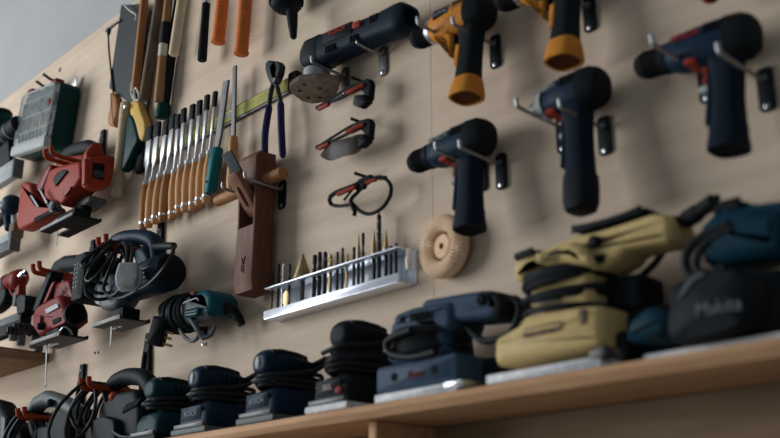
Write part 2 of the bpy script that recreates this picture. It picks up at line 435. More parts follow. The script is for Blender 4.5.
# ---------------------------------------------------------------- oscillating multi tool
a0, a1 = P(314, 58, .045), P(404, 21, .045)
ax = (a1 - a0).normalized(); nv = W.cross(ax).normalized(); LN = (a1 - a0).length
t = thing('multi_tool', 'dark navy oscillating multi tool with a triangular sanding pad, lying on two hooks', 'power tool', a0)
def ms(k, hv, hw, dv=0, e=3.2): return (a0 + ax * LN * k + nv * (dv + .003), nv * hv * .86, W * hw * .92, e)
part('housing', G().loft([ms(-.06, .018, .018), ms(-.045, .027, .026), ms(.03, .036, .032), ms(.2, .036, .032), ms(.26, .034, .030), ms(.6, .030, .029), ms(.8, .030, .028), ms(.97, .034, .030), ms(1.03, .033, .030), ms(1.06, .027, .026), ms(1.06, .020, .019), ms(.98, .018, .017)], 32), M['navym'], t)
part('head_shell', G().loft([ms(-.075, .016, .017), ms(-.06, .026, .026), ms(.0, .0375, .0335), ms(.15, .038, .034), ms(.17, .036, .032)], 32), M['black'], t, 'black gear head cover')
vg = G()
Rm = rotm(math.degrees(math.atan2(ax.y, ax.x)))
for k in (.28, .31, .34, .37, .56, .59, .62): vg.box(a0 + ax * LN * k - nv * .012 + W * .0275, (.004, .014, .004), .001, Rm)
for k in (.76, .79, .82): vg.box(a0 + ax * LN * k + nv * .013 + W * .0258, (.004, .016, .004), .001, Rm)
part('vent', vg, M['matte'], t)
part('slide_switch', G().box(a0 + ax * LN * .62 + nv * .013 + W * .0275, (.022, .013, .008), .002, Rm), M['red'], t, 'red slide switch')
part('control_panel', G().box(a0 + ax * LN * .40 + nv * .013 + W * .0270, (.088, .024, .005), .002, Rm), M['black'], t)
letter('BOSCH', a0 + ax * LN * .40 + nv * .018 + W * .0302, ax, nv, .015, M['lred'], t)
part('spindle_collar', G().lathe(a0 + ax * .014 - nv * .030, -nv, [(0, .026), (.006, .027), (.018, .025), (.026, .022)], 24), M['lgrey'], t, 'light grey ribbed collar')
pc = a0 + ax * .006 - nv * .069 + W * .004
np_ = (nv * .95 - W * .31).normalized(); wp = ax.cross(np_).normalized() * -1
if wp.dot(W) < 0: wp = -wp
pd = [pc + ax * .090 - wp * .004, pc + ax * .090 + wp * .004, pc + ax * .05 + wp * .028, pc + ax * (.01) + wp * .040, pc + ax * (-.030) + wp * .034, pc + ax * (-.048) + wp * .016, pc + ax * (-.048) - wp * .016, pc + ax * (-.030) - wp * .034, pc + ax * (.01) - wp * .040, pc + ax * .05 - wp * .028]
pd = ck(ck(pd, 1), 1)
part('sanding_pad', G().slab(pd, np_, .012, .003), M['pad'], t, 'worn brown triangular sanding pad')
hg = G()
for x_, w_ in ((.030, 0), (.005, .022), (-.022, .012), (-.022, -.012), (.005, -.022)): hg.lathe(pc + ax * x_ + wp * w_ - np_ * .0062, -np_, [(0, .0035), (.0008, .0035)], 12)
part('dust_hole', hg, M['matte'], t)

# ---------------------------------------------------------------- sisal brush wheel
wc = P(443, 246, .022)
t = thing('brush_wheel', 'cream sisal flap brush wheel hanging on the wall right of the drill bit rail', 'brush wheel', V(wc.x, wc.y, .004), None, True, 0, -6)
wc = V(0, 0, 0)
ring = []; N_ = 176; prof = [(.000, .049), (.006, .0535), (.016, .0545), (.024, .052), (.028, .046), (.027, .034), (.022, .0265), (.008, .025), (.000, .025)]
for j, (w_, r_) in enumerate(prof):
    row = []
    for i in range(N_):
        q = 2 * math.pi * i / N_
        k = 1 - (.05 if i % 4 < 2 else 0) * (1 if 0 < j < 7 else 0)
        dz = -.012 if (i % 4 < 2 and 2 < j < 7) else 0
        row.append(V(wc.x + math.cos(q) * r_ * k, wc.y + math.sin(q) * r_ * k, .002 + w_ + dz))
    ring.append(row)
part('flap_ring', G().rings(ring, closed=True), M['flap'], t, 'ring of radial cream fibre flaps', sharp=20)
part('hub', G().lathe((wc.x, wc.y, .001), W, [(0, .0215), (.016, .0215), (.018, .020), (.019, .019), (.019, .0055), (.006, .005)], 30), M['hub'], t, 'round tan hub with a hole')
part('bore', G().lathe((wc.x, wc.y, .012), W, [(0, .0058), (.0056, .0058)], 16), M['matte'], t)
part('backing_disc', G().lathe((wc.x, wc.y, .0005), W, [(0, .050), (.003, .050), (.004, .048)], 40), M['hub'], t)

# ---------------------------------------------------------------- drill bit rail
u0, u1, vb = P(263, 315, .04).x, P(405, 279, .04).x - .020, .455
t = thing('bit_rail', 'zinc channel rail screwed to the wall holding a row of drill bits', 'rail', V((u0 + u1) / 2, .46, 0))
vt = .5185
part('back_plate', board(u0, u1 + .008, vb + .002, vt, .0006, .0026, .0005), M['rail'], t)
part('top_flange', board(u0, u1, vt - .0025, vt, .001, .040, .0006), M['rail'], t)
part('front_lip', board(u0, u1, vb, vb + .0165, .036, .039, .0008), M['rail'], t)
part('bottom_web', board(u0, u1, vb, vb + .003, .001, .0365, .0006), M['rail'], t)
part('end_plate', board(u1 + .0005, u1 + .0025, vb + .026, vt, .001, .020, .0006), M['rail'], t)
bits = [  # x at the flange, y of the tip, shank radius, kind, metal, words
    (272.5, 271, .0020, 'twist', 'oxide', 'short thin dark'), (278.5, 263, .0026, 'twist', 'oxide', 'dark brown fluted'), (283, 262, .0028, 'twist', 'steel', 'silver fluted'),
    (289.5, 264, .0028, 'spade', 'oxide', 'dark bit with a brass spade below the flange,'), (302.5, 254, .0050, 'cone', 'gold', 'brass coloured step cone'),
    (314.5, 255, .0044, 'hex', 'oxide', 'thick dark hex'), (319.5, 252, .0042, 'hex', 'oxide', 'thick dark waisted'), (325, 251, .0040, 'twist', 'oxide', 'thick dark fluted'), (330.5, 254, .0034, 'twist', 'brass', 'bronze coloured'),
    (337.5, 252, .0026, 'hex', 'oxide', 'slim dark hex'), (342.5, 247, .0024, 'twist', 'oxide', 'slim tall dark'), (347, 254, .0022, 'twist', 'brass', 'small bronze'),
    (354, 246, .0028, 'twist', 'oxide', 'dark fluted'), (358.5, 233, .0030, 'point', 'gold', 'pale gold pointed'), (363, 233, .0030, 'hex', 'oxide', 'dark waisted'),
    (374, 230, .0036, 'point', 'gold', 'gold pointed'), (379, 212, .0040, 'twist', 'oxide', 'longest dark'), (386, 230, .0036, 'point', 'gold', 'gold tapered'), (391, 246, .0030, 'hex', 'oxide', 'low dark'), (396, 243, .003, 'hex', 'dsteel', 'low grey')]
order = ['first', 'second', 'third', 'fourth', 'fifth', 'sixth', 'seventh', 'eighth', 'ninth', 'tenth', 'eleventh', 'twelfth', 'thirteenth', 'fourteenth', 'fifteenth', 'sixteenth', 'seventeenth', 'eighteenth', 'nineteenth', 'twentieth']
for i, (x, y, r, kind, m, wd) in enumerate(bits):
    w = .022
    yl = 288.3 - .302 * (x - 264.3)
    b = P(x, yl, w); u = b.x; tip = max(P(x, y, w).y, vt + .004)
    z0 = vb + .0045
    lab = '%s drill bit in the zinc rail, %s from its left end' % (wd, order[i])
    if 'spade' in wd: lab = 'dark drill bit with a brass spade blade, fourth in the zinc rail from its left'
    h = thing('drill_bit', lab, 'drill bit', (u, z0, w), 'drill bits standing in the zinc rail')
    B = V(u, z0, w)
    if kind == 'cone':
        pr = [(0, r), (vt - z0 + .002, r)]; n = 9; H = tip - vt - .002
        for k in range(n):
            rr = .0165 * (1 - k / n) + .0015
            pr += [(vt - z0 + .002 + H * k / n, rr), (vt - z0 + .002 + H * (k + 1) / n - .0005, rr - .0012)]
        pr.append((tip - z0, .0005))
        part('step_cone', G().lathe(B, VV, pr[1:], 24), M['gold'], h)
        part('shank', G().lathe(B, VV, [(0, r), (vt - z0 + .011, r)], 6), M['dsteel'], h)
        continue
    part('shank', G().lathe(B, VV, [(0, r * .85), (.002, r), (vt - z0 - .004, r), (vt - z0 + .002, r * .9)], 6 if kind in ('hex', 'spade') else 12), M['oxide' if kind != 'twist' else m], h)
    H = tip - vt
    if kind == 'twist':
        R = []; nn = 40
        for k in range(nn + 1):
            tt = k / nn; q0 = tt * H / (r * 9) * 2 * math.pi; taper = 1 if tt < .9 else max(.05, (1 - tt) / .1)
            R.append([B + V(math.cos(q) * rr_, vt - z0 + H * tt, math.sin(q) * rr_) for q, rr_ in [(q0 + 2 * math.pi * j / 12, r * 1.05 * taper * (1 if j % 6 not in (0, 1) else .62)) for j in range(12)]])
        part('flute', G().rings(R), M[m], h)
    elif kind == 'point':
        part('tip', G().lathe(B, VV, [(vt - z0, r), (vt - z0 + .006, r * 1.45), (vt - z0 + H * .25, r * 1.4), (vt - z0 + H, .0004)], 14), M[m], h)
    else:
        part('tip', G().lathe(B, VV, [(vt - z0, r), (vt - z0 + H * .3, r), (vt - z0 + H * .36, r * .7), (vt - z0 + H * .55, r * .7), (vt - z0 + H * .6, r * 1.02), (vt - z0 + H * .96, r), (vt - z0 + H, r * .6)], 12), M[m], h)
    if kind == 'spade':
        c = B + V(.004, .030, .010)
        part('spade_blade', G().slab([c + V(-.010, -.010, 0), c + V(0, -.02, 0), c + V(.010, -.010, 0), c + V(.009, .008, 0), c + V(.002, .014, 0), c + V(-.002, .014, 0), c + V(-.009, .008, 0)], V(.3, 0, 1), .002, .0006), M['gold'], h, 'brass spade blade')

# ---------------------------------------------------------------- magnetic strip, chisels and files
def bool_cut(g1, g2):
    obs = []
    for g in (g1, g2):
        me = bpy.data.meshes.new('b'); me.from_pydata([tuple(p) for p in g.v], [], g.f); me.update()
        o = bpy.data.objects.new('b', me); C.objects.link(o); obs.append(o)
    md = obs[0].modifiers.new('b', 'BOOLEAN'); md.object = obs[1]; md.operation = 'DIFFERENCE'; md.solver = 'EXACT'
    bpy.context.view_layer.update()
    me = bpy.data.meshes.new_from_object(obs[0].evaluated_get(bpy.context.evaluated_depsgraph_get()))
    r = G(); r.v = [Vector(v.co) for v in me.vertices]; r.f = [tuple(p.vertices) for p in me.polygons]
    for o in obs: C.objects.unlink(o); bpy.data.objects.remove(o)
    return r
su0, su1, sv = -2.235, P(291, 82, .01).x, .962
t = thing('magnetic_strip', 'long yellow-green magnetic tool strip running behind the chisels and files', 'tool strip', V((su0 + su1) / 2, sv, 0))
part('backing_rail', board(su0, su1, sv - .018, sv + .018, .0005, .010), M['dsteel'], t, 'dark edge rail')
part('face', board(su0 + .002, su1 - .002, sv - .0135, sv + .0135, .010, .0125, .0005), M['yellow'], t)
part('end_cap', board(su1 - .004, su1 + .026, sv - .024, sv + .022, .0005, .018, .006), M['black'], t, 'black end cap')
part('end_cap', board(su0 - .03, su0 + .004, sv - .026, sv + .026, .0005, .018, .006), M['black'], t, 'black end cap')
part('mark', G().slab([V(-1.862, sv + .006, .0128), V(-1.835, sv + .006, .0128), V(-1.842, sv, .0128), V(-1.835, sv - .006, .0128), V(-1.862, sv - .006, .0128)], W, .0006), M['dsteel'], t)
ch = [((150, 127), (142.8, 230), .024), ((158, 123), (148.2, 227.5), .022), ((166.7, 121), (154.8, 224), .0185), ((173.5, 115), (162, 221.5), .018), ((178.5, 115), (172, 220), .013), ((184, 109), (179, 214.5), .013),
      ((193, 105), (185, 212), .013), ((200, 101), (192.5, 211), .0125), ((207.5, 95.5), (199, 206.5), .011), ((215.5, 92), (206, 203.5), .0085)]
for i, (tp, bt, bw) in enumerate(ch):
    w = .029
    T_, B_ = P(*tp, w), P(*bt, w)
    L = (T_ - B_).length; roll = math.degrees(math.atan2(T_.x - B_.x, T_.y - B_.y))
    h = thing('wood_chisel', '%s chisel from the left, %s blade and black tip cap' % (order[i], ['widest, with a broad', 'wide, with a broad', 'fairly wide, with a bright', 'wide, with a dull', 'mid-width, with a flecked', 'mid-width, with a narrow', 'mid-width, with a plain', 'narrow, with a plain', 'narrow, with a slender', 'narrowest, with a thin'][i]), 'chisel', B_, 'chisels held on the magnetic strip', True, roll)
    hl = .122
    hd = part('handle', G().lathe((0, 0, 0), VV, [(0, .006), (.001, .0088), (.008, .0102), (.013, .0098), (.020, .0098), (.03, .0108), (.06, .0124), (.09, .0115), (.108, .0088), (.116, .0092), (hl, .0086)], 20), M['beech' if i in (2, 5, 7, 8, 9) else 'beech2' if i in (0, 3) else 'beech'], h)
    part('hoop', G().lathe((0, .013, 0), VV, [(0, .0099), (.0005, .0108), (.0065, .0108), (.007, .0099)], 20), M['chrome'], hd)
    part('ferrule', G().lathe((0, .114, 0), VV, [(0, .0092), (.0005, .0097), (.009, .009), (.0095, .007)], 18), M['steel'], hd)
    sec = lambda v, hw, ht, e=3: (V(0, v, 0), U * hw, W * ht, e)
    part('blade', G().loft([sec(hl, .0055, .0055, 2), sec(hl + .012, .0048, .0048, 2), sec(hl + .03, min(bw / 2, .0045), .004, 2.5), sec(hl + .044, bw / 2 * .92, .0032, 5), sec(hl + .05, bw / 2, .003, 7), sec(L - .006, bw / 2, .0022, 7), sec(L - .004, bw / 2, .0008, 7)], 20), M['steel'], h)
    part('tip_cap', G().box((0, L - .018, 0), (bw + .0045, .038, .0085), .0018), M['black'], h, 'black plastic tip cap')
# rasp and file
h = thing('rasp', 'dark flat rasp with a teal grip, right of the chisels', 'rasp', P(211, 193, .032))
r0, r1 = P(217.5, 148, .032), P(226.5, 81, .032)
dr = (r1 - r0).normalized(); sd = dr.cross(W)
part('blade', G().loft([(r0 - dr * .02, sd * .004, W * .003, 4), (r0 + dr * .01, sd * .009, W * .003, 6), (r0 + dr * .03, sd * .0115, W * .003, 6), (r1, sd * .0115, W * .0028, 6)], 16), M['dsteel'], h)
gp = P(209.5, 193, .032)
dg = (r0 - gp); n_ = dg.normalized()
part('grip', G().loft([(gp, sd * .010, W * .009, 3), (gp + dg * .05, sd * .014, W * .012, 3), (gp + dg * .4, sd * .0135, W * .012, 3), (gp + dg * .7, sd * .0155, W * .013, 3), (gp + dg * .97, sd * .014, W * .011, 3), (gp + dg, sd * .011, W * .009, 3)], 20), M['tealh'], h)
part('hang_hole', G().lathe(gp + dg * .22 + W * .0112, W, [(0, .0035), (.0012, .0035)], 14), M['matte'], h)
h = thing('file', 'slim steel file with a worn wooden handle, rightmost tool on the strip', 'file', P(231, 193, .03))
f0, f1 = P(233.5, 137, .03), P(235, 66.5, .03); df = (f1 - f0).normalized(); sf = df.cross(W)
part('blade', G().loft([(f0 - df * .01, sf * .003, W * .002, 4), (f0 + df * .006, sf * .0075, W * .0025, 6), (f1, sf * .0070, W * .0022, 6)], 16), M['dsteel'], h)
q0 = P(231.5, 194, .03); dq = f0 - q0
part('handle', G().lathe(q0, dq, [(0, .006), (.004, .0105), (.03, .0125), (dq.length * .6, .0105), (dq.length * .85, .0115), (dq.length, .0095)], 18), M['beech'], h)

# ---------------------------------------------------------------- pincers
w = .034
t = thing('pincers', 'dark steel end-cutting pincers with purple vinyl grips, hung above the wooden plane', 'pincers', P(274, 84, w))
part('jaw', G().slab(ck(TR(w, (268, 64.5), (271, 61), (275, 61.5), (276, 65), (273.5, 68.5), (275, 75), (278.5, 83), (273, 85), (269.5, 77), (267.8, 70)), 1), W, .016, .003), M['sawblade'], t)
part('jaw', G().slab(ck(TR(w - .003, (276.2, 61.8), (281, 62.2), (283.2, 66), (281.8, 74), (278, 83.5), (272.5, 85), (275.5, 76), (278.5, 71), (277, 66)), 1), W, .016, .003), M['sawblade'], t)
part('rivet', G().lathe(P(275, 80, w + .006), W, [(-.012, .006), (.002, .006), (.0035, .0045)], 16), M['dsteel'], t)
hL = cr(TR(w, (277, 79), (273.5, 84), (271, 92), (269, 108)), 5); hR = cr(TR(w, (273, 79), (276.5, 85), (279, 95), (281, 104)), 5)
part('handle', G().tube(hL, .0052, 10), M['oxide'], t); part('handle', G().tube(hR, .0052, 10), M['oxide'], t)
def grip_tube(a, b, r, bow):
    m = (a + b) / 2 + bow
    pts = cr([a, m, b], 8); n = len(pts)
    return G().tube(pts, [r * (.8 if i == 0 else 1) * (1 if i < n - 2 else (.85 if i == n - 2 else .4)) for i in range(n)], 12)
part('grip', grip_tube(P(269.4, 106, w), P(265, 164, w), .0075, V(-.002, 0, .004)), M['purple'], t, 'purple vinyl grip')
part('grip', grip_tube(P(280.8, 103, w), P(282.8, 158, w), .0075, V(.004, 0, .004)), M['purple'], t, 'purple vinyl grip')

# ---------------------------------------------------------------- wooden plane
wf = .064
uL, uR = P(234.5, 250, wf).x, P(252.5, 250, wf).x
vB, vT = P(250, 289, wf).y, P(258, 148, wf).y
uc = (uL + uR) / 2; uw = uR - uL
t = thing('wooden_plane', 'old red-brown wooden smoothing plane hung upright by its cross handle', 'hand plane', V(uc, vB, 0))
prof = [V(0, vB, .014), V(0, vB, wf - .004), V(0, vB + .02, wf), V(0, (vB + vT) / 2, wf - .003), V(0, vT - .012, wf), V(0, vT, wf - .01), V(0, vT, .014)]
gb = G().slab([p + U * uc for p in prof], U, uw, .003, 2)
vm = P(245, 231, wf).y
cut = G().slab([V(uc, vm + .004, wf + .01), V(uc, vm + .035, .012), V(uc, vm + .045, .012), V(uc, vm + .105, wf + .01)], U, uw - .013)
part('body', bool_cut(gb, cut), M['plane'], t, sharp=30)
lean = V(0, .79, .61); nrm = V(0, -.61, .79)          # the iron leans up and out of the mouth
i0 = V(uc, vm + .045, .030)
def plank(c0, L, w0, w1, th, r):
    return G().slab([c0 - U * w0 / 2, c0 + U * w0 / 2, c0 + lean * L + U * w1 / 2, c0 + lean * L - U * w1 / 2], nrm, th, r)
part('iron', plank(i0 + nrm * -.001, .142, .036, .034, .0035, .001), M['sawblade'], t, 'dark steel plane iron')
gw = G().slab(ck([i0 - lean * .0 + nrm * .008 + U * x + lean * y for x, y in ((-.017, 0), (.017, 0), (.0185, .085), (.014, .098), (-.014, .098), (-.0185, .085))], 1), nrm, .016, .002)
cw = G().slab(ck([i0 + nrm * .008 + U * x + lean * y for x, y in ((-.0055, .022), (.0055, .022), (.0055, .07), (-.0055, .07))], 2), nrm, .03)
part('wedge', bool_cut(gw, cw), M['wedge'], t, 'slotted wooden wedge', sharp=30)
dL, dR = P(217, 203, .036), P(284, 172, .036)
part('cross_handle', G().lathe(V(dL.x, dR.y, .036), U, [(0, .009), (.003, .0122), (.02, .0128), (dR.x - dL.x - .02, .0128), (dR.x - dL.x - .003, .0122), (dR.x - dL.x, .009)], 20), M['beech2'], t, 'round wooden cross handle')
st = P(243, 264, wf)
sg = G()
for dx, dy, a_, l_ in ((0, 0, .6, .03), (.004, .008, -.5, .016), (-.004, -.008, .2, .014), (.002, -.015, 1.2, .012)):
    sg.box((uc + dx, st.y + dy, wf - .0008), (.0022, l_, .0024), .0004, rotm(math.degrees(a_) * .6))
part('stamp_mark', sg, M['stamp'], t, 'dark ink stamp on the front')
for lab, uu, py in (('steel prong hook along the right side of the wooden plane', uR + .008, 192), ('steel prong hook on the left side of the wooden plane', uL - .008, 205)):
    hook_at(lab, uu, dR.y - .017, .095)

# ---------------------------------------------------------------- hammers and other long handles
def handle_tool(name, label, cat, top, bot, w, rt, rb, m, flat=1.0, head='hammer', n=20, e=2.0, ext=.16, rod=None):
    b = P(*bot, w); a = P(*top, w); d = (b - a).normalized(); s = d.cross(W).normalized()
    a2 = a - d * ext; L = (b - a2).length
    t = thing(name, label, cat, b, 'tool handles hanging along the top of the board')
    S = lambda k, r: (a2 + d * L * k, s * r * flat, W * r, e)
    part('handle', G().loft([S(0, rt), S(.3, rt), S(.6, (rt + rb) / 2), S(.9, rb), S(.985, rb), S(1, rb * .82)], n), M[m], t)
    if head == 'hammer':
        part('hammer_head', G().lathe(a2 + U * -.055 + VV * .004, U, [(0, .010), (.003, .0125), (.02, .0125), (.026, .009), (.036, .009), (.042, .013), (.070, .013), (.085, .008), (.112, .002)], 18), M['dsteel'], t)
    elif head == 'mallet':
        part('mallet_head', G().box(a2, (.11, .06, .05), .006), M['dark'], t)
    elif head == 'axe':
        part('axe_head', G().slab([a2 + V(-.03, .02, 0), a2 + V(.03, .02, 0), a2 + V(.09, .05, 0), a2 + V(.095, -.04, 0), a2 + V(.03, -.02, 0), a2 + V(-.03, -.02, 0)], W, .022, .006), M['dsteel'], t)
    return t, a, b, d, s
handle_tool('mallet', 'slim flat reddish-brown wooden handle right of the dark saw blade', 'hammer', (144.5, 0), (134.8, 92), .045, .010, .0098, 'beech2', .75, 'mallet', e=5)
handle_tool('sledge_hammer', 'dark weathered grey-brown handle, second wooden handle right of the saw blade', 'hammer', (159.5, 0), (143.5, 101), .040, .012, .0125, 'dark', .85, 'hammer', e=2.6)
t_, a_, b_, d_, s_ = handle_tool('carpenter_hammer', 'brown wooden handle wrapped with a band of pale tape', 'hammer', (168.5, 0), (158.5, 102), .036, .0095, .0115, 'brown', .85, 'hammer', e=3.5)
tb = a_ + (b_ - a_) * .5
part('tape_band', G().loft([(tb + d_ * k, s_ * .0100, W * .0118, 3.5) for k in (-.015, .018)], 20), M['cord'], t_, 'pale tape band')
tb = a_ + (b_ - a_) * .30
part('tape_patch', G().loft([(tb + d_ * k, s_ * .0094, W * .0108, 3.5) for k in (-.02, .045)], 20), M['black'], t_, 'dark tape wrap')
handle_tool('wood_mallet', 'short pale ash handle with a round sawn end', 'hammer', (182, 0), (173.5, 55.5), .042, .0125, .0128, 'pale', .95, 'mallet')
t_, a_, b_, d_, s_ = handle_tool('hatchet', 'black hatchet handle with a flared dark green foot, behind the wooden handles', 'hatchet', (176, 20), (162.5, 114), .018, .012, .0145, 'black', .9, 'axe')
part('foot_cap', G().loft([(b_ + d_ * k, s_ * r, W * r, 2.2) for k, r in ((-.026, .0152), (-.012, .0165), (.004, .0185), (.010, .0175), (.013, .012))], 20), M['green'], t_, 'dark green flared foot')
t_, a_, b_, d_, s_ = handle_tool('ball_hammer', 'black rubber hammer grip on a thin steel shaft, left of the orange handles', 'hammer', (206.3, 4), (202, 61), .036, .0098, .0112, 'rubber', 1, None, ext=.0)
part('shaft', G().tube([a_ + d_ * .01, a_ - d_ * .16], .0058, 12), M['steel'], t_)
part('hammer_head', G().lathe(a_ - d_ * .16 + U * -.05, U, [(0, .010), (.004, .013), (.03, .013), (.04, .010), (.06, .010), (.07, .013), (.1, .012)], 18), M['dsteel'], t_)
def ribbed(label, top, bot, w, r):
    b = P(*bot, w); a = P(*top, w); d = (a - b).normalized(); L = (a - b).length + .02
    t = thing('rubber_mallet', label, 'hammer', b, 'ribbed orange hammer grips')
    pr = [(0, r * .86), (.002, r * 1.06), (.006, r * 1.1), (.010, r * 1.0)]
    k = .014
    while k < L:
        pr += [(k, r * .92), (k + .0028, r * 1.0), (k + .0060, r * 1.0), (k + .0085, r * .92)]; k += .0098
    part('grip', G().lathe(b, d, pr, 26), M['orange'], t)
    ig = G()
    part('end_dimple', G().lathe(b - d * .0006, d, [(0, r * .6), (.0012, r * .62)], 22), M['orange'], t)
    part('shaft', G().tube([b + d * L, b + d * (L + .12)], .008, 12), M['steel'], t)
    part('mallet_head', G().lathe(b + d * (L + .13) - U * .06, U, [(0, .024), (.004, .028), (.116, .028), (.12, .024)], 24), M['black'], t)
ribbed('ribbed orange rubber grip beside the black hammer grip, left of the two', (222.5, 0), (217.8, 43.5), .042, .0155)
ribbed('ribbed orange rubber grip, the lower and right one of the two', (245.5, 0), (241, 55), .042, .0158)
# tool with a cable boot cut by the top edge
t = thing('heat_gun', 'black tool end with cable boot hanging from the top edge above the pincers', 'power tool', P(286, 4, .05))
c = P(286, 10, .05)
part('motor_end', G().lathe(c, VV, [(-.002, .014), (.0, .024), (.006, .031), (.018, .0345), (.05, .035), (.17, .033)], 28), M['black'], t)
rg = G()
for i in range(22):
    q = 2 * math.pi * i / 22
    rg.box(c + V(math.cos(q) * .0345, .030, math.sin(q) * .0345), (.004, .034, .004), .001)
part('cooling_rib', rg, M['matte'], t)
b0, b1 = P(292, 12, .055), P(293.5, 37, .055)
part('cable_boot', G().tube([b0, b0 * .5 + b1 * .5, b1], [.0125, .0105, .007], 14), M['rubber'], t)
part('cable', G().tube([b1 + V(0, .008, 0), b1 + V(.001, -.004, 0)], .0045, 10), M['cable'], t)

# ---------------------------------------------------------------- saws
w = .026
t = thing('pull_saw', 'pull saw with a broad dark blade and a long cane-wrapped handle', 'saw', P(124, 105, w))
part('blade', G().slab(TR(w, (121.5, 5), (148.5, 4), (147, 14), (134.5, 101), (129, 103), (124, 99), (109.5, 88)), W, .0016), M['sawblade'], t)
hb, ht = P(116.5, 196.5, .030), P(126.3, 103, .030); dh = (ht - hb); LH = dh.length
pr = [(0, .0125), (.002, .0152), (.012, .0152), (.0125, .014)]
k = .016
while k < LH - .02: pr += [(k, .0136), (k + .0026, .0156), (k + .0046, .0136)]; k += .0066
pr += [(LH - .016, .0145), (LH - .004, .0145), (LH, .0125)]
part('handle', G().lathe(hb, dh, pr, 22), M['cane'], t, 'handle wrapped in pale cane')
part('screw', G().lathe(P(124.5, 106, .042), W, [(-.004, .006), (.001, .006), (.002, .004)], 14), M['chrome'], t)
single('cord_loop', G().tube(cr(TR(.040, (124, 4), (127, 8), (131, 11.5), (135, 14), (136.5, 17.5), (135, 20)), 6), .0024, 8), M['cord'], 'thin pale hanging cord at the top of the dark saw blade', 'cord', P(130, 10, .04))
gc = G()
gc.tube(cr(TR(.052, (132, 82), (131, 88), (132, 95), (135, 100), (139, 99), (138.5, 93), (135.5, 88), (134, 94), (136, 101)), 6), .003, 8)
single('cotton_cord', gc, M['cord'], 'white knotted cord hanging at the lower end of the flat brown handle', 'cord', P(135, 95, .05))
t = thing('fret_saw', 'small fret saw with a thin rod frame, left of the dark saw blade', 'saw', P(112, 95, .03))
part('frame', G().tube(cr(TR(.03, (108.2, 32), (109, 50), (111.5, 75), (113.5, 94)), 6), .0026, 8), M['oxide'], t)
part('arm', G().tube(TR(.03, (106.5, 31), (112, 26.5), (121, 20)), [.0045, .0045, .003], 8), M['oxide'], t)
part('clamp', G().lathe(P(108.5, 35, .03), VV, [(0, .004), (.01, .006), (.02, .0065), (.022, .004)], 12), M['oxide'], t)
ga = P(115, 93, .03); gb_ = P(114.5, 127, .03)
part('handle', G().slab(ck(TR(.03, (112.5, 92), (119, 95), (121, 104), (120.5, 114), (118.5, 120), (118, 128), (114, 127), (110.5, 126), (111, 116), (113.5, 106)), 2), W, .022, .008), M['beech2'], t)
t = thing('hand_saw', 'narrow steel hand saw with a green and yellow wooden handle behind the cane handle', 'saw', P(142, 130, .02))
part('blade', G().slab(TR(.012, (150, 9), (157.5, 6), (153, 60), (146, 108), (137, 108), (146, 60)), W, .0016), M['satin'], t)
part('blade_guard', G().box(P(154.5, 7, .013), (.03, .014, .006), .001, rotm(-4)), M['white'], t, 'white strip on the blade tip')
part('handle', G().slab(ck(TR(.018, (133, 101), (142, 101), (144, 112), (148.5, 122), (149, 133), (146, 142.5), (141.5, 140), (139.5, 130), (136, 119), (133, 116)), 2), W, .022, .006), M['handy'], t, 'yellow wooden handle')
part('grip', G().slab(ck(TR(.020, (132, 114), (137, 117), (140.5, 130), (143, 141), (137, 151), (129, 171), (123, 173), (122, 165), (127, 140)), 2), W, .026, .008), M['green'], t, 'dark green lower grip')

# ---------------------------------------------------------------- safety glasses
def glasses(label, y0, lens):
    t = thing('safety_glasses', label, 'glasses', P(345, y0 + 96, .03), 'red and black safety glasses')
    q = lambda x, y, w: P(x, y0 + y, w)
    part('temple', G().tube(cr([q(317, 108, .045), q(324, 105, .046), (q(340, 98, .047)), q(352, 92, .046), q(363, 87, .040)], 6), [.0045] * 6 + [.003] * 6 + [.0032] * 6 + [.0042] * 7, 8), M['black'], t)
    part('temple', G().tube(cr([q(318, 107, .018), q(336, 95.5, .022), q(352, 86, .026), q(362, 82.5, .026)], 6), .0026, 8), M['black'], t)
    part('temple_pad', G().tube(cr([q(319, 109, .047), q(324, 106.5, .0485), q(329, 104, .048)], 5), .0044, 8), M['red'], t, 'red temple pad')
    part('temple_pad', G().tube(cr([q(347, 93, .0495), q(354, 89.5, .0485), q(364, 85, .043)], 5), .0046, 8), M['red'], t, 'red temple pad')
    part('brow_bar', G().slab(ck([q(360, 82, .035), q(371, 79, .035), q(373.5, 83.5, .035), (q(372, 100, .035)), q(368, 102, .035), q(365, 92, .035), q(360, 90, .035)], 1), W, .014, .003), M['black'], t)
    part('nose_piece', G().slab(ck([q(357, 96, .040), (q(366, 95, .040)), q(371, 102, .040), q(363, 109, .040), q(355, 106, .040)], 1), W, .018, .005), M['black'], t)
    a, b = [], []
    for x, y, w, k in ((321, 114, .036, 0), (329, 108, .047, 1), (341, 104, .052, 1), (356, 100, .050, 1), (368, 95, .040, 0)):
        a.append(q(x, y - 4 * k, w)); b.append(q(x + 1, y + (13 if k else 4), w - .004))
    a, b = cr(a, 6), cr(b, 6)
    g = G()
    R = [[p, (p + r_) / 2 + W * .003, r_, r_ - W * .0018, (p + r_) / 2 + W * .0012, p - W * .0018] for p, r_ in zip(a, b)]
    g.rings(R)
    part('lens', g, M[lens], t, 'clear lens' if lens == 'clear' else 'brown tinted lens')
glasses('red and black safety glasses with clear lenses, the topmost pair', 0, 'clear')
glasses('red and black safety glasses with brown tinted lenses, the middle pair', 39.5, 'tint')
t = thing('safety_glasses', 'black framed safety glasses with a red stripe and open frame, the lowest pair', 'glasses', P(361, 195, .03), 'red and black safety glasses')
fr = cr(TR(.035, (379, 177), (387, 180), (391, 187), (390, 196), (384, 206), (376, 212), (368, 214), (360, 211), (355, 206), (351, 203), (352, 198), (357, 193), (364, 186), (371, 181)), 5, True)
part('rim', G().tube(fr, .0036, 8, True), M['black'], t)
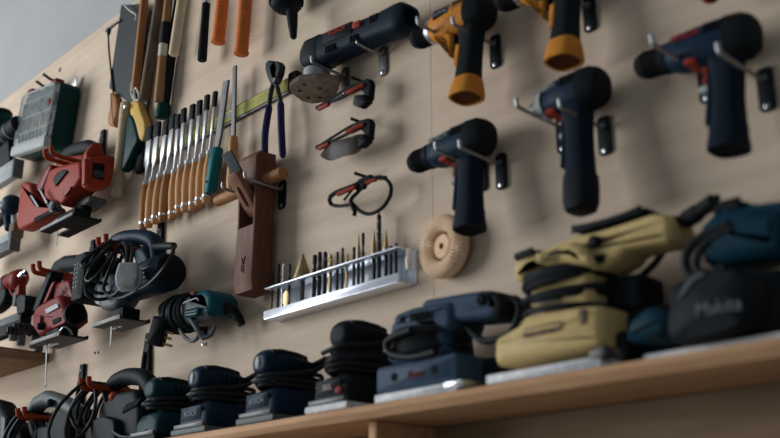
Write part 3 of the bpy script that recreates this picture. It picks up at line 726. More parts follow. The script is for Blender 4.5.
part('temple', G().tube(cr([P(331, 196, .05), P(337, 192, .05), P(350, 187, .05), P(362, 182, .045), P(376, 178, .040), P(386, 178, .036)], 6), .0042, 8), M['black'], t)
part('temple_stripe', G().tube(cr([P(338, 194.5, .053), P(346, 191, .053), P(355, 187, .052)], 5), .0042, 8), M['red'], t, 'red temple stripe')
part('temple_stripe', G().tube(cr([P(366, 183, .048), P(371, 181, .047), P(376, 180, .045)], 5), .0036, 8), M['red'], t, 'red temple stripe')
part('temple', G().tube(cr([P(330, 199, .02), P(331, 204, .02), P(338, 206, .024), P(348, 205, .03), P(353, 203, .034)], 6), .0034, 8), M['black'], t)
part('temple_tip', G().tube(cr([P(331, 196, .05), P(329.5, 200, .035), P(331, 204, .02)], 5), .0042, 8), M['black'], t)
part('nose_piece', G().slab(ck(TR(.042, (359, 180), (368, 176), (372, 174.5), (372, 178), (367, 181), (365, 189), (356, 191)), 1), W, .010, .003), M['black'], t)
part('bridge', G().tube(TR(.038, (352, 205), (355, 212), (354, 216)), .004, 8), M['black'], t)
part('nose_bar', G().tube(TR(.040, (354, 188), (344, 200)), .0022, 8), M['black'], t)
for y, (lab) in ((80, 'topmost'), (121, 'middle'), (175, 'lowest')):
    c = P(366 if y < 150 else 370, y + 3, 0)
    single('wall_peg', G().lathe((c.x, c.y, .0005), W, [(0, .004), (.001, .003), (.034, .003), (.036, .0035), (.037, .002)], 12), M['black'], 'small black peg holding the %s pair of safety glasses' % lab, 'peg', c, 'pegs behind the safety glasses')

# ---------------------------------------------------------------- accessory case
def TC(w, ox, oy, s, *pts): return [P(ox + x / s, oy + y / s, w) for x, y in pts]
O = P(48, 123, .035)
cc = thing('accessory_case', 'dark green tool accessory case with a smoky clear lid, near the top left', 'tool case', O, None, True, 9)
cw, chh, cd = .252, .20, .060
part('body', G().slab(rrect(V(0, 0, 0), U, VV, cw, chh, .022), W, cd, .008), M['green'], cc)
part('tray', G().slab(rrect(V(0, .012, cd / 2 + .0005), U, VV, cw - .014, chh - .034, .016), W, .002), M['grey'], cc, 'grey tray insert')
for i in range(7): part('divider', G().box((-.11 + i * .036 + (.01 if i % 2 else 0), .045 - (i % 3) * .045, cd / 2 + .004), (.0025, .040, .010), .0006), M['lgrey'], cc)
part('lid', G().slab(rrect(V(0, .012, cd / 2 + .008), U, VV, cw - .008, chh - .028, .018), W, .016, .006), M['lid'], cc, 'smoky clear lid')
part('handle_bar', G().slab(rrect(V(-.0, -chh / 2 + .016, cd / 2 + .008), U, VV, cw - .01, .032, .010), W, .024, .006), M['lgrey'], cc, 'light grey front bar')
part('lid_rim', G().tube([p for p in rrect(V(0, .012, cd / 2 + .015), U, VV, cw - .022, chh - .044, .014)], .0022, 6, True), M['lgrey'], cc)
for i in range(3):
    gg = part('divider', G().box((0, .065 - i * .048, cd / 2 + .004), (cw - .03, .0025, .010), .0006), M['lgrey'], cc)
for r_, (y, n, m) in enumerate(((.045, 12, 'steel'), (-.003, 10, 'brass'), (-.045, 9, 'oxide'))):
    for i in range(n):
        L = .022 + .012 * rnd.random()
        part('bit', G().lathe((-.115 + i * .23 / n, y - L / 2, cd / 2 + .003), VV, [(0, .0028), (L * .6, .0028), (L * .7, .0018), (L, .0012)], 8), M[m], cc)
for x in (-.085, .085): part('latch', G().box((x, chh / 2 + .002, cd / 2 - .004), (.034, .016, .026), .003), M['red2'], cc, 'red latch')
part('latch', G().box((cw / 2 - .028, .035, cd / 2 + .014), (.018, .018, .010), .002), M['red2'], cc, 'red slider')
part('hang_tab', G().slab([V(.06, chh / 2, -.02), V(.11, chh / 2 - .004, -.02), V(.105, chh / 2 + .030, -.02), V(.092, chh / 2 + .034, -.02)], W, .003, .001), M['steel'], cc, 'metal hanging tab')
for i, (a, b, lab) in enumerate((((44, 81), (50, 89), 'left peg above the green accessory case'), ((52, 75.5), (57, 82), 'right peg above the green accessory case'))):
    q, q2 = P(*a, .055), P(*b, .03)
    base = V(q2.x, q2.y, .0)
    single('case_peg', G().tube([V(q2.x, q2.y, .001), V(q2.x, q2.y + .002, .05), V(q2.x, q2.y + .012, .075)], .0045, 10), M['dsteel'], 'short dark metal peg, the ' + lab, 'peg', base, 'pegs above the accessory case')
c = P(60, 70, 0)
single('knot_hole', G().lathe((c.x, c.y, .0002), W, [(0, .008), (.0012, .007)], 14), M['dark'], 'dark round knot hole in the plywood above the accessory case', 'plug', c)  # knot hole drawn as a flat dark disc

# ---------------------------------------------------------------- nail guns at the left edge
def magazine(t, x, yb, yt, w, m, L=.30, th=.026):
    e, f = P(x, yb, w), P(x, yt, w); v0, v1 = min(e.y, f.y), max(e.y, f.y); u = e.x
    part('magazine', board(u - L, u, v0, v0 + (v1 - v0) * .55, w - th / 2, w + th / 2, .003), M[m], t, 'long nail magazine')
    part('magazine_rail', board(u - L, u - .012, v0 + (v1 - v0) * .58, v1, w - th / 2 + .004, w + th / 2 - .003, .003), M['lgrey' if m != 'black' else 'grey'], t)
    part('magazine_end', board(u - .002, u + .012, v0 - .004, v1 - .004, w - th / 2 - .003, w + th / 2 + .003, .003), M['grey' if m != 'black' else 'black'], t)
t = thing('nail_gun', 'dark nail gun with grey bands, left edge, beside the green accessory case', 'nail gun', P(5, 150, .05))
magazine(t, 16, 177, 160, .075, 'lgrey')
a, b = P(20, 123, .075), P(-12, 152, .075)
part('body', G().lathe(a, b - a, [(0, .018), (.005, .026), (.03, .028), (.1, .029), (.16, .030), (.20, .026)], 24), M['black'], t)
for k in (.05, .085, .125): part('band', G().lathe(a + (b - a).normalized() * k, b - a, [(0, .0285), (.001, .0305), (.009, .0305), (.010, .0285)], 24), M['grey'], t, 'grey band')
c = P(1, 119, .06)
part('head_cap', G().ball(c, U * .036, VV * .034, W * .034), M['green'], t, 'dark rounded head')
part('head_rim', G().lathe(c + VV * .012, VV, [(0, .034), (.008, .034), (.016, .028)], 22), M['matte'], t)
part('nose', G().slab(TR(.07, (2, 142), (11, 138), (13, 164), (8, 170), (2, 172)), W, .02, .004), M['black'], t)
t = thing('nail_gun', 'nail gun with a round navy head, left edge, below the banded one', 'nail gun', P(8, 215, .05))
magazine(t, 13, 250, 232, .075, 'grey')
c = P(11, 205, .075)
part('head', G().ball(c, U * .042, VV * .030, W * .030), M['navy'], t)
part('head_plate', G().lathe(c + W * .024, W, [(0, .014), (.005, .012)], 16), M['lgrey'], t)
part('handle', G().tube(cr([c, P(8, 216, .07), P(9, 229, .07)], 5), [.016, .015, .015, .014, .014, .013, .013, .013, .013, .012, .012], 12), M['navy'], t)
part('nose', G().tube([P(14, 212, .06), P(15, 236, .065)], .009, 10), M['lgrey'], t)
part('nose_block', G().box(P(16.5, 231, .07), (.034, .045, .034), .005), M['dark'], t)
part('grip_arm', G().tube(cr([P(8, 214, .07), P(-2, 222, .07), P(-16, 232, .07)], 5), .017, 12), M['black'], t)
t = thing('nail_gun', 'red nail gun with a black magazine, left edge, above the small shelf', 'nail gun', P(8, 290, .05))
magazine(t, 23, 331, 312, .08, 'black')
a, b = P(22, 277, .075), P(-14, 292, .075)
part('body', G().lathe(a, b - a, [(0, .016), (.006, .024), (.04, .026), (.07, .022), (.16, .022), (.2, .02)], 22), M['red2'], t)
part('band', G().lathe(a + (b - a).normalized() * .085, b - a, [(0, .0225), (.001, .0245), (.012, .0245), (.013, .0225)], 22), M['grey'], t, 'grey band')
part('head', G().ball(P(18, 280, .078), U * .034, VV * .030, W * .026), M['red2'], t)
part('air_fitting', G().lathe(P(20, 276, .09), V(.9, .25, -.1), [(0, .007), (.012, .007), (.013, .009), (.020, .009), (.021, .006), (.03, .005)], 14), M['chrome'], t, 'bright metal air fitting')
part('fitting_cap', G().ball(P(26, 273, .088), U * .006, VV * .006, W * .006), M['black'], t)
part('trigger_guard', G().tube(cr([P(9, 285, .08), P(11, 292, .08), P(15, 296, .08), P(16, 288, .08), P(14, 282, .08)], 6), .0032, 8), M['red'], t)
part('nose', G().slab(ck(TR(.075, (18, 282), (23, 281), (22.5, 295), (19, 296)), 1), W, .022, .004), M['red2'], t)
part('nose_leg', G().box(P(17, 299, .075), (.02, .04, .018), .003), M['grey'], t)
part('pusher', G().slab(ck(TR(.082, (22, 300), (26, 295), (32, 296), (31, 313), (23, 316)), 1), W, .036, .004), M['black'], t)
part('grip_arm', G().slab(ck(TR(.07, (10, 284), (12, 297), (4, 310), (-8, 316), (-8, 296)), 2), W, .034, .008), M['black'], t)

# ---------------------------------------------------------------- cutters on the small shelf
for i, (x, yt, w, r, lab) in enumerate(((20.5, 327, .10, .030, 'tallest'), (12.5, 334, .14, .022, 'left of the tallest'), (33.5, 331, .06, .026, 'right of the tallest'), (39, 340, .03, .018, 'shortest, nearest the wall'))):
    p = P(x, 345, w); top = P(x, yt, w).y; z = .5465
    t = thing('toothed_cutter', 'dark toothed cutter standing on the small shelf, the ' + ('one ' if 'of' in lab else '') + lab, 'cutter', V(p.x, z, w), 'cutters standing on the small shelf')
    B = V(p.x, z, w); H = max(top - z, .03)
    part('shank', G().lathe(B, VV, [(0, .010), (.004, .0115), (H * .45, .0115), (H * .46, .0095), (H - .015, .0095)], 14), M['grey'], t)
    R = []
    for k, rr in ((H - .016, r * .55), (H - .012, r), (H, r), (H + .004, r * .8)):
        R.append([B + V(math.cos(q) * rr * (1 if j % 3 else .78), k, math.sin(q) * rr * (1 if j % 3 else .78)) for j, q in [(j, 2 * math.pi * j / 36) for j in range(36)]])
    part('cutter_head', G().rings(R), M['oxide'], t, sharp=20)

# ---------------------------------------------------------------- jigsaws
def base_plate(t, a, b, depth, m='dsteel', th=.004):
    "steel foot seen from below: near long edge from a to b, running back by depth, with a slot for the blade"
    u0, u1, v, w1 = a.x, b.x, (a.y + b.y) / 2, a.z; w0 = w1 - depth; wm = (w0 + w1) / 2; L = u1 - u0
    pl = [V(u0, v, w0), V(u0, v, wm - .010), V(u0 + L * .42, v, wm - .010), V(u0 + L * .42, v, wm + .010), V(u0, v, wm + .010), V(u0, v, w1), V(u1, v, w1), V(u1, v, w0)]
    part('base_plate', G().slab(pl, VV, th), M[m], t)
    part('base_edge', board(u0, u1, v, v + .007, w1 - .003, w1 + .0005, .001), M['dsteel'], t)
    part('base_edge', board(u0, u1, v, v + .007, w0 - .0005, w0 + .003, .001), M['dsteel'], t)
    part('base_bracket', board(u0 + L * .30, u0 + L * .85, v + .002, v + .030, wm - .022, wm + .022, .003), M['black' if m != 'steel' else 'grey'], t)
    return u0, u1, v, wm
def blade(t, top, bot, hole=False):
    d = bot - top; n = 14; pl = [top - U * .004, top + U * .004]
    for i in range(n):
        k = .25 + .7 * i / n; pl += [top + d * k + U * .0036, top + d * (k + .02) + U * .0022]
    pl += [bot + U * .002, bot - U * .003]
    part('blade', G().slab(pl, W, .0013), M['dsteel'], t, 'thin steel saw blade')
u, v = double_hook('red two-pronged hook carrying the bright red jigsaw', (98, 172), L=.15, top=.115, bot=.02)
w = .13
t = thing('jigsaw', 'bright red jigsaw with a dark sole plate, hanging below the green accessory case', 'jigsaw', P(70, 215, .1))
u0, u1, bv, bw_ = base_plate(t, P(40, 232, .14), P(72.5, 213, .14), .078, 'black', .006)
part('body', G().slab(ck(TR(w - .030, (60, 172), (70, 168), (91, 163), (92, 180), (85, 190), (77, 200), (71, 208), (67, 205), (55, 201), (54, 190)), 1), W, .062, .010), M['red'], t)
part('upper_body', G().slab(ck(TR(.045, (66, 163), (76, 158), (93, 156), (96, 172), (88, 182), (66, 186), (58, 178)), 1), W, .055, .010), M['red'], t)
part('side_grip', G().slab(ck(TR(w + .004, (53.5, 179), (58, 172.5), (64, 169.5), (68, 171), (62, 178.5), (55.5, 187)), 1), W, .005, .002), M['black'], t, 'black rubber inlay')
part('side_rib', G().slab(ck(TR(w + .004, (63, 194), (72, 186), (71, 190), (64.5, 197.5)), 1), W, .006, .002), M['red2'], t)
ur = P(88, 170, .125).x
part('rear_block', G().slab(ck([PU(x, y, ur) for x, y in ((85, 159), (100, 156), (112.5, 158), (111, 172), (107.5, 188), (96, 191), (84, 186))], 1), U, .036, .006), M['red'], t)
part('vent_panel', G().slab([PU(x, y, ur + .020) for x, y in ((93, 163), (104.5, 164), (103.5, 180), (93, 177.5))], U, .004, .001), M['matte'], t)
vg = G()
for k in range(5):
    x = 94.5 + k * 2.1
    vg.slab([PU(x, 170 + k * .3, ur + .0225), PU(x + .8, 170 + k * .3, ur + .0225), PU(x + .6, 177 + k * .3, ur + .0225), PU(x - .2, 177 + k * .3, ur + .0225)], U, .002)
part('vent_slat', vg, M['grey'], t)
part('rear_fin', G().slab(ck([PU(x, y, ur - .004) for x, y in ((84.5, 161), (84.8, 153), (91, 144.5), (95, 143), (99.5, 145), (103.5, 158))], 1), U, .026, .006), M['red'], t)
part('side_rail', G().slab(ck(TR(w + .006, (83.5, 160), (87.5, 159), (87, 184), (84, 186)), 1), W, .012, .003), M['red'], t)
part('top_handle', G().loft([(P(64, 162, .045), VV * .014, W * .016, 2.5), (P(69, 155, .045), VV * .020, W * .02, 2.6), (P(78, 150, .045), VV * .020, W * .02, 2.6), (P(91, 147, .045), VV * .02, W * .02, 2.6), (P(98, 151, .045), VV * .018, W * .018, 2.6)], 22), M['black'], t, 'black rubber top handle')
part('front_strut', G().slab(ck(TR(.11, (53, 165), (57, 166), (47, 190), (42, 194), (38.5, 191), (45, 177)), 1), W, .028, .006), M['red2'], t)
part('strut_lining', G().slab(ck(TR(.127, (54, 169), (55, 172), (46, 189), (42, 191)), 1), W, .006, .002), M['matte'], t)
part('nose_guard', G().slab(ck(TR(.115, (28, 185), (33, 183), (37.5, 185), (40.5, 196), (44, 206), (58, 206.5), (60, 211), (38, 226), (26, 231.5), (24, 226), (26.5, 203)), 1), W, .045, .008), M['red'], t)
part('guard_slot', G().slab(ck(TR(.139, (34, 218), (57, 207.5), (58, 210), (35, 222.5)), 1), W, .003, .001), M['matte'], t)
for a, b in (((31, 195.5), (38.5, 207.5)), ((40, 190), (47.5, 204))): part('clip', G().slab(ck(TR(.145, (a[0] - 1, a[1]), (a[0] + 1, a[1] - .8), (b[0] + .8, b[1] - 1), (b[0] - 1.2, b[1])), 1), W, .003, .001), M['dsteel'], t, 'steel spring clip')
part('guide_block', G().slab(ck(TR(.132, (50, 205), (55, 200.5), (59, 206), (58.5, 211), (53, 214)), 1), W, .02, .003), M['grey'], t)
part('guide_roller', G().lathe(P(54, 207, .143), W, [(0, .010), (.004, .009)], 14), M['matte'], t)
part('dust_port', G().lathe(P(85, 212, .085), V(.5, -.75, .3), [(-.02, .016), (.012, .016), (.012, .0125), (-.006, .012)], 20), M['black'], t)
part('lower_guard', G().slab(ck(TR(.07, (78, 205), (92, 199), (99, 197), (98, 203), (86, 212)), 1), W, .05, .006), M['grey'], t)
blade(t, P(57.5, 226, .10), P(56.5, 246, .10))

u, v = double_hook('red two-pronged hook carrying the dark red cordless jigsaw', (88, 283), L=.15, top=.112, bot=.02)
t = thing('jigsaw', 'dark red cordless jigsaw with a black battery and a black dust port', 'jigsaw', P(62, 315, .1))
u0, u1, bv, bw_ = base_plate(t, P(30, 347.5, .14), P(59.5, 330.5, .14), .075, 'oxide', .005)
part('body', G().slab(ck(TR(.10, (48, 308), (58, 302), (71, 296), (77, 310), (77, 322), (68, 329), (58, 333), (50, 338), (45, 331), (43.5, 318)), 1), W, .066, .012), M['red3'], t)
part('side_plate', G().slab(ck(TR(.1345, (51, 318), (67, 310), (66, 323), (52, 329)), 1), W, .005, .002), M['red3'], t)
part('control_panel', G().slab(ck(TR(.135, (45.5, 309.5), (58, 303), (59.5, 307.5), (47, 314)), 1), W, .005, .0015), M['lgrey'], t, 'grey panel')
part('slot', G().slab(ck(TR(.1385, (52.5, 320), (60.5, 316.5), (60.5, 321), (53, 325)), 1), W, .002, .0008), M['matte'], t)
part('dial_seat', G().lathe(P(43, 321, .128), V(-.5, 0, .86), [(-.01, .014), (.006, .014), (.008, .011)], 20), M['red3'], t)
part('dial', G().lathe(P(42.5, 326, .135), V(-.5, -.2, .86), [(-.004, .010), (.010, .009), (.013, .006)], 16), M['black'], t, 'black dial knob')
part('front_strut', G().slab(ck(TR(.11, (55, 271), (59, 272), (46, 306), (41, 313), (38.5, 312), (43, 298)), 1), W, .036, .006), M['black'], t)
part('strut_face', G().slab(ck(TR(.131, (52.5, 283), (56, 281), (47, 302), (43.5, 304)), 1), W, .006, .002), M['red3'], t)
part('top_handle', G().loft([(P(54, 273, .035), VV * .010, W * .014, 2.5), (P(60, 268, .035), VV * .020, W * .02, 2.6), (P(68, 264, .035), VV * .022, W * .022, 2.6), (P(80, 263, .035), VV * .022, W * .022, 2.6), (P(88, 266, .035), VV * .018, W * .018, 2.6)], 22), M['black'], t, 'black top handle')
part('handle_spine', G().slab(ck(TR(.09, (62, 284), (76, 280), (82, 302), (70, 305), (60, 303)), 1), W, .04, .008), M['red2'], t)
bl, bt = P(70, 299, .155), P(74, 262, .155)
ub = bl.x
part('battery', G().box(V(ub + .030, (bl.y + bt.y) / 2 + .004, .108), (.060, bt.y - bl.y + .026, .098), .010), M['black'], t, 'black slide-on battery')
part('battery_rim', G().box(V(ub + .001, (bl.y + bt.y) / 2 + .004, .108), (.010, bt.y - bl.y + .012, .088), .004), M['black'], t)
dg_ = G()
for i in range(6):
    for j in range(2): dg_.lathe(V(ub + .016 + j * .012, bl.y + .024 + i * .011, .1568), W, [(0, .002), (.0012, .0018)], 8)
part('battery_vent', dg_, M['lgrey'], t)
pa = P(72, 317, .105)
part('dust_port', G().lathe(pa, V(.93, -.05, .28), [(-.02, .024), (.0, .026), (.052, .0265), (.054, .025), (.053, .021), (.02, .020)], 26), M['black'], t, 'round black dust port')
part('arch', G().tube(cr([P(60, 333, .12), P(64, 327, .12), P(69, 329, .11), P(72, 337, .10)], 6), .0045, 8), M['steel'], t)
blade(t, P(47, 343, .11), P(45.3, 386, .11))
bh = P(45.3, 386, .11)
part('blade_ring', G().tube([bh + V(math.cos(q) * .0045, math.sin(q) * .0045, 0) for q in [i * math.pi / 6 for i in range(12)]], .0014, 6, True), M['steel'], t)

r3 = P(98.5, 247, .15)
def root_px(p):
    "pixel of the wall point straight behind p"
    x, y, z = p.x, D, p.y
    X = x * HY - y * HX; Yf = x * HX * CP + y * HY * CP + z * SP; Yu = -x * HX * SP - y * HY * SP + z * CP
    return (390 + F * X / Yf, 219 - F * Yu / Yf)
double_hook('red two-pronged hook carrying the navy jigsaw and its looped cable', root_px(r3), L=.15, top=.085, bot=.02)
t = thing('jigsaw', 'navy blue corded jigsaw with an arched handle and a round vented motor end', 'jigsaw', P(125, 290, .1))
base_plate(t, P(92, 330, .14), P(120, 313.5, .14), .075, 'oxide', .004)
part('gear_head', G().slab(ck(TR(.10, (103, 291), (107, 280), (118, 275), (131, 280), (131, 300), (124, 310), (112, 312), (104, 305)), 1), W, .054, .012), M['grey'], t, 'grey metal gear head')
part('front_cover', G().slab(ck(TR(.108, (100, 292), (104, 284), (108, 286), (109, 300), (108, 307), (102, 305)), 1), W, .040, .006), M['lgrey'], t)
m0, m1 = P(124, 292, .10), P(168, 268, .10)
mv = (m0.y + m1.y) / 2
part('motor_housing', G().loft([(V(m0.x - .01, mv, .10), VV * .034, W * .03, 3), (V(m0.x + .03, mv, .10), VV * .036, W * .034, 2.6), (V(m1.x - .05, mv, .10), VV * .040, W * .040, 2.3), (V(m1.x, mv, .10), VV * .040, W * .040, 2.2), (V(m1.x + .012, mv, .10), VV * .034, W * .034, 2.1), (V(m1.x + .016, mv, .10), VV * .024, W * .024, 2)], 30), M['navy'], t)
vg = G()
for k in range(9):
    q = -.9 + k * .24
    for uu in (m1.x - .024,):
        vg.box(V(uu, mv + math.sin(q) * .0395, .10 + math.cos(q) * .0395), (.036, .004, .004), .001)
part('vent', vg, M['matte'], t)
part('end_cap', G().lathe(V(m1.x + .010, mv, .10), U, [(0, .037), (.006, .036), (.010, .028), (.012, .01)], 26), M['black'], t)
part('handle', G().tube(cr(TR(.10, (111, 262), (113, 247), (120, 240), (131, 237.5), (146, 238), (155, 243), (158, 254), (157, 268)), 5), [.011 + .007 * min(1, i / 8) for i in range(36)], 16), M['navy'], t)

part('switch_box', G().slab(ck(TR(.10, (143, 252), (152, 246), (158, 258), (156, 272), (146, 276)), 1), W, .05, .01), M['navy'], t)
blade(t, P(112, 319, .10), P(110.5, 346, .10))
cp = P(127.5, 275, .175)
Rp = rotm(0, -8, 42)
part('plug', G().slab(ck([Rp @ V(x, y, 0) + cp for x, y in ((-.018, .026), (.018, .026), (.021, .018), (.024, -.005), (.019, -.028), (-.019, -.028), (-.024, -.005), (-.021, .018))], 1), Rp @ W, .022, .005), M['plug'], t, 'light grey mains plug')
part('plug_back', G().slab(ck([Rp @ V(x, y, -.016) + cp for x, y in ((-.022, .022), (.022, .022), (.028, -.008), (.02, -.03), (-.02, -.03), (-.028, -.008))], 1), Rp @ W, .012, .003), M['plug'], t)
def loops(t, u, v, ws, hs, wid, r=.0042, tail=None, m='cable'):
    for i, (w, h, k) in enumerate(zip(ws, hs, wid)):
        tl = rnd.uniform(-.02, .05); sg_ = rnd.uniform(.4, .9); n = 14; pts = []
        for j in range(n):
            q = 2 * math.pi * j / n
            x = math.sin(q) * k * (1 - .25 * math.cos(q)); y = math.cos(q) * h / 2
            pts.append(V(u + x * .75 + rnd.uniform(-.003, .003), v + .008 - h / 2 + y, max(.02, w - x * sg_ + tl * (1 - math.cos(q)) / 2 + rnd.uniform(-.002, .002))))
        part('cable', G().tube(cr(pts, 5, True), r, 8, True), M[m], t, 'looped black cable')
loops(t, r3.x + .018, r3.y + .006, (.130, .118, .105, .092, .078, .065), (.125, .10, .14, .11, .13, .09), (.045, .052, .04, .055, .045, .05))
part('cable', G().tube(cr([P(127, 263, .17), P(127, 250, .165), P(124, 243, .14), P(119, 247, .13), P(113, 262, .14), P(107, 276, .15), P(104, 290, .14), P(112, 296, .15), P(122, 288, .15)], 6), .004, 8), M['cable'], t)
part('cable', G().tube(cr([P(131, 263, .17), P(132, 252, .16), P(129, 244, .13), P(122, 250, .12)], 6), .004, 8), M['cable'], t)
part('cable', G().tube(cr([P(116, 241, .14), P(104, 252, .16), P(92, 266, .18), P(86, 278, .18), P(90, 281, .18), P(100, 272, .17), P(112, 256, .15), P(121, 245, .13)], 6), .004, 8), M['cable'], t)
part('cable', G().tube(cr([P(112, 244, .14), P(97, 258, .17), P(85, 267, .19), P(82, 262, .19), P(96, 250, .17), P(112, 240, .15)], 6), .004, 8), M['cable'], t)
part('cable', G().tube(cr([P(174, 245, .13), P(172, 255, .15), P(164, 268, .16), P(150, 283, .155), P(136, 291, .15), P(120, 298, .145), P(108, 296, .14)], 6), .0042, 8), M['cable'], t)
part('cord_boot', G().tube(cr([P(154, 247, .12), P(165, 246, .13), P(174, 246, .13)], 5), .008, 10), M['rubber'], t)

# ---------------------------------------------------------------- tools hanging along the bottom left
u, v = double_hook('red two-pronged hook with looped cable, the lowest, at the bottom left corner', (76, 423), L=.15, top=.145, bot=.02)
t = thing('power_planer', 'black power tool with a ribbed grey handle grip, bottom left corner', 'power tool', P(55, 425, .1))
part('handle', G().loft([(P(34, 412, .11), VV * .012, W * .02, 2.6), (P(40, 403, .11), VV * .016, W * .022, 2.6), (P(50, 398, .11), VV * .018, W * .023, 2.6), (P(62, 402, .11), VV * .018, W * .023, 2.6), (P(74, 408, .11), VV * .017, W * .022, 2.6), (P(81, 413, .11), VV * .014, W * .02, 2.6)], 22), M['grey'], t, 'ribbed grey handle grip')
part('body', G().slab(ck(TR(.09, (64, 412), (78, 406), (84, 410), (82, 446), (70, 455), (66, 440)), 1), W, .07, .01), M['black'], t)
part('lower_body', G().slab(ck(TR(.09, (44, 428), (68, 424), (70, 452), (40, 458)), 1), W, .06, .01), M['black'], t)
part('knob', G().ball(P(50.5, 403, .140), U * .010, VV * .010, W * .010), M['navy'], t)
part('front_strut', G().tube(cr([P(36, 410, .10), P(33, 420, .10), P(36, 436, .10), P(42, 446, .10)], 5), .012, 10), M['black'], t)
loops(t, u + .012, v + .006, (.140, .128, .115, .10, .085, .07), (.11, .09, .115, .10, .112, .095), (.042, .046, .038, .048, .044, .046))
t = thing('angle_grinder', 'dark rounded power tool cut by the left edge in the bottom corner', 'power tool', P(2, 425, .1))
part('body', G().loft([(P(-20, 415, .1), VV * .03, W * .03, 2.5), (P(-6, 411, .1), VV * .034, W * .032, 2.5), (P(6, 413, .1), VV * .03, W * .03, 2.5), (P(14, 424, .1), VV * .02, W * .024, 2.4)], 22), M['black'], t)
part('base', G().slab(ck(TR(.1, (-14, 424), (10, 418), (26, 425), (36, 438), (30, 455), (-10, 460)), 1), W, .07, .012), M['matte'], t)
part('side_plate', G().slab(ck(TR(.138, (1, 416), (6, 418), (4, 440), (0, 442)), 1), W, .004, .001), M['grey'], t)
u, v = double_hook('red two-pronged hook hung with many cable loops, left of the dark teal sander', (142, 395.5), L=.15, top=.142, bot=.02)
t = thing('power_saw', 'black vented power tool with an arched handle behind hanging cable loops', 'power tool', P(130, 410, .1))
part('handle', G().tube(cr(TR(.09, (108, 396), (112, 387), (120, 380), (131, 376.5), (143, 378), (150, 384), (154, 394)), 5), [.013 + .006 * min(1, i / 8) for i in range(31)], 16), M['black'], t)
part('body', G().slab(ck(TR(.09, (116, 404), (128, 394), (148, 390), (154, 404), (154, 440), (122, 450), (108, 446), (110, 424)), 1), W, .07, .014), M['black'], t)
vg = G()
for k in range(6):
    vg.slab(TR(.1265, (122 + k * 2.6, 412 - k * 1.4), (127 + k * 2.6, 404 - k * 1.2), (128 + k * 2.6, 405 - k * 1.2), (123 + k * 2.6, 413.5 - k * 1.4)), W, .003)
part('vent', vg, M['matte'], t)
part('front_plate', G().slab(ck(TR(.128, (90, 424), (108, 416), (120, 420), (122, 446), (92, 452)), 1), W, .03, .006), M['black'], t)
part('red_switch', G().ball(P(113.5, 397, .12), U * .012, VV * .012, W * .01), M['red'], t, 'red switch')
loops(t, u + .010, v + .006, (.142, .130, .118, .106, .094, .082, .07, .058), (.14, .105, .145, .12, .14, .11, .135, .12), (.048, .05, .042, .055, .05, .048, .05, .055))
part('cable', G().tube(cr([P(113, 432, .14), P(122, 437, .14), P(134, 437, .14), P(146, 432, .14), P(152, 422, .13)], 6), .0042, 8), M['cable'], t)

# ---------------------------------------------------------------- trimmer with wrapped cable
a0, a1 = P(170, 316, .05), P(223, 307, .05)
ax = (a1 - a0).normalized(); nv = W.cross(ax).normalized(); LN = (a1 - a0).length
h = hook('steel prong hook holding up the teal laminate trimmer', (205, 331), (190, 318), plate=(.02, .03), lip=.006)
t = thing('laminate_trimmer', 'teal and grey laminate trimmer wrapped in black cable, with a black plug', 'trimmer', a0)
def ts(k, r, dv=0, e=2.3): return (a0 + ax * LN * k + nv * dv, nv * r * .9, W * r * .9, e)
part('housing', G().loft([ts(-.04, .020), ts(.0, .028), ts(.1, .032), ts(.5, .034), ts(.52, .034)], 28), M['teal'], t)
part('grey_sleeve', G().loft([ts(.44, .0345), ts(.47, .036, 0, 2.6), ts(.62, .0365, 0, 2.6), ts(.9, .034, 0, 2.6), ts(1.0, .028, 0, 2.4), ts(1.02, .022)], 30), M['grey'], t)
part('top_cap', G().slab(ck([a0 + ax * LN * k + nv * y + W * .004 for k, y in ((.60, .014), (.70, .035), (.95, .033), (1.06, .018), (1.08, -.012), (.98, -.024), (.90, .010), (.72, .010))], 1), W, .070, .012), M['teal'], t, 'teal end cap')
part('side_panel', G().slab(ck([a0 + ax * LN * k + nv * y + W * .036 for k, y in ((.60, -.004), (.86, -.002), (.84, -.022), (.62, -.022))], 1), W, .008, .003), M['teal'], t)
vg = G()
for k in range(3): vg.box(a0 + ax * LN * .73 - nv * (.007 + k * .006) + W * .0405, (.045, .0022, .002), .0006, rotm(math.degrees(math.atan2(ax.y, ax.x))))
part('vent', vg, M['matte'], t)
part('switch', G().box(a0 + ax * LN * .74 + nv * .028 + W * .041, (.016, .007, .005), .002, rotm(math.degrees(math.atan2(ax.y, ax.x)))), M['red'], t, 'small red switch')
part('trim_line', G().tube([a0 + ax * LN * k + nv * y + W * .041 for k, y in ((.58, .010), (.66, .013), (.82, .016), (.86, .010))], .0014, 6), M['lwhite'], t, 'thin white line')
for k in range(6):
    c = a0 + ax * LN * (.10 + k * .075); rr = .036 + .003 * (k % 2)
    part('cable', G().tube([c + nv * math.cos(q) * rr + W * math.sin(q) * rr + ax * .004 * math.sin(q + k) for q in [2 * math.pi * i / 24 for i in range(24)]], .0046, 8, True), M['cable'], t, 'wrapped black cable')
part('cable', G().tube(cr([P(178, 325, .06), P(183, 335, .07), P(191, 341, .07), P(198, 337, .07), P(197, 326, .07), P(192, 318, .07)], 6), .0042, 8), M['grey'], t, 'greyish hanging cable')
part('cable', G().tube(cr([P(190, 318, .08), P(196, 328, .085), P(202, 337, .08), P(211, 335, .07), P(215, 326, .06)], 6), .0042, 8), M['grey'], t, 'greyish hanging cable')
part('cable', G().tube(cr([P(175, 325, .06), P(163, 318, .07), P(160, 309, .07), P(165, 303, .06), P(171, 305, .05)], 6), .0046, 8), M['cable'], t)
part('cord_boot', G().tube(cr([P(221, 308, .05), P(231, 310, .045), P(238, 317, .038), P(242, 325, .032)], 5), [.014] * 4 + [.012] * 4 + [.010] * 4 + [.008] * 4, 12), M['rubber'], t)
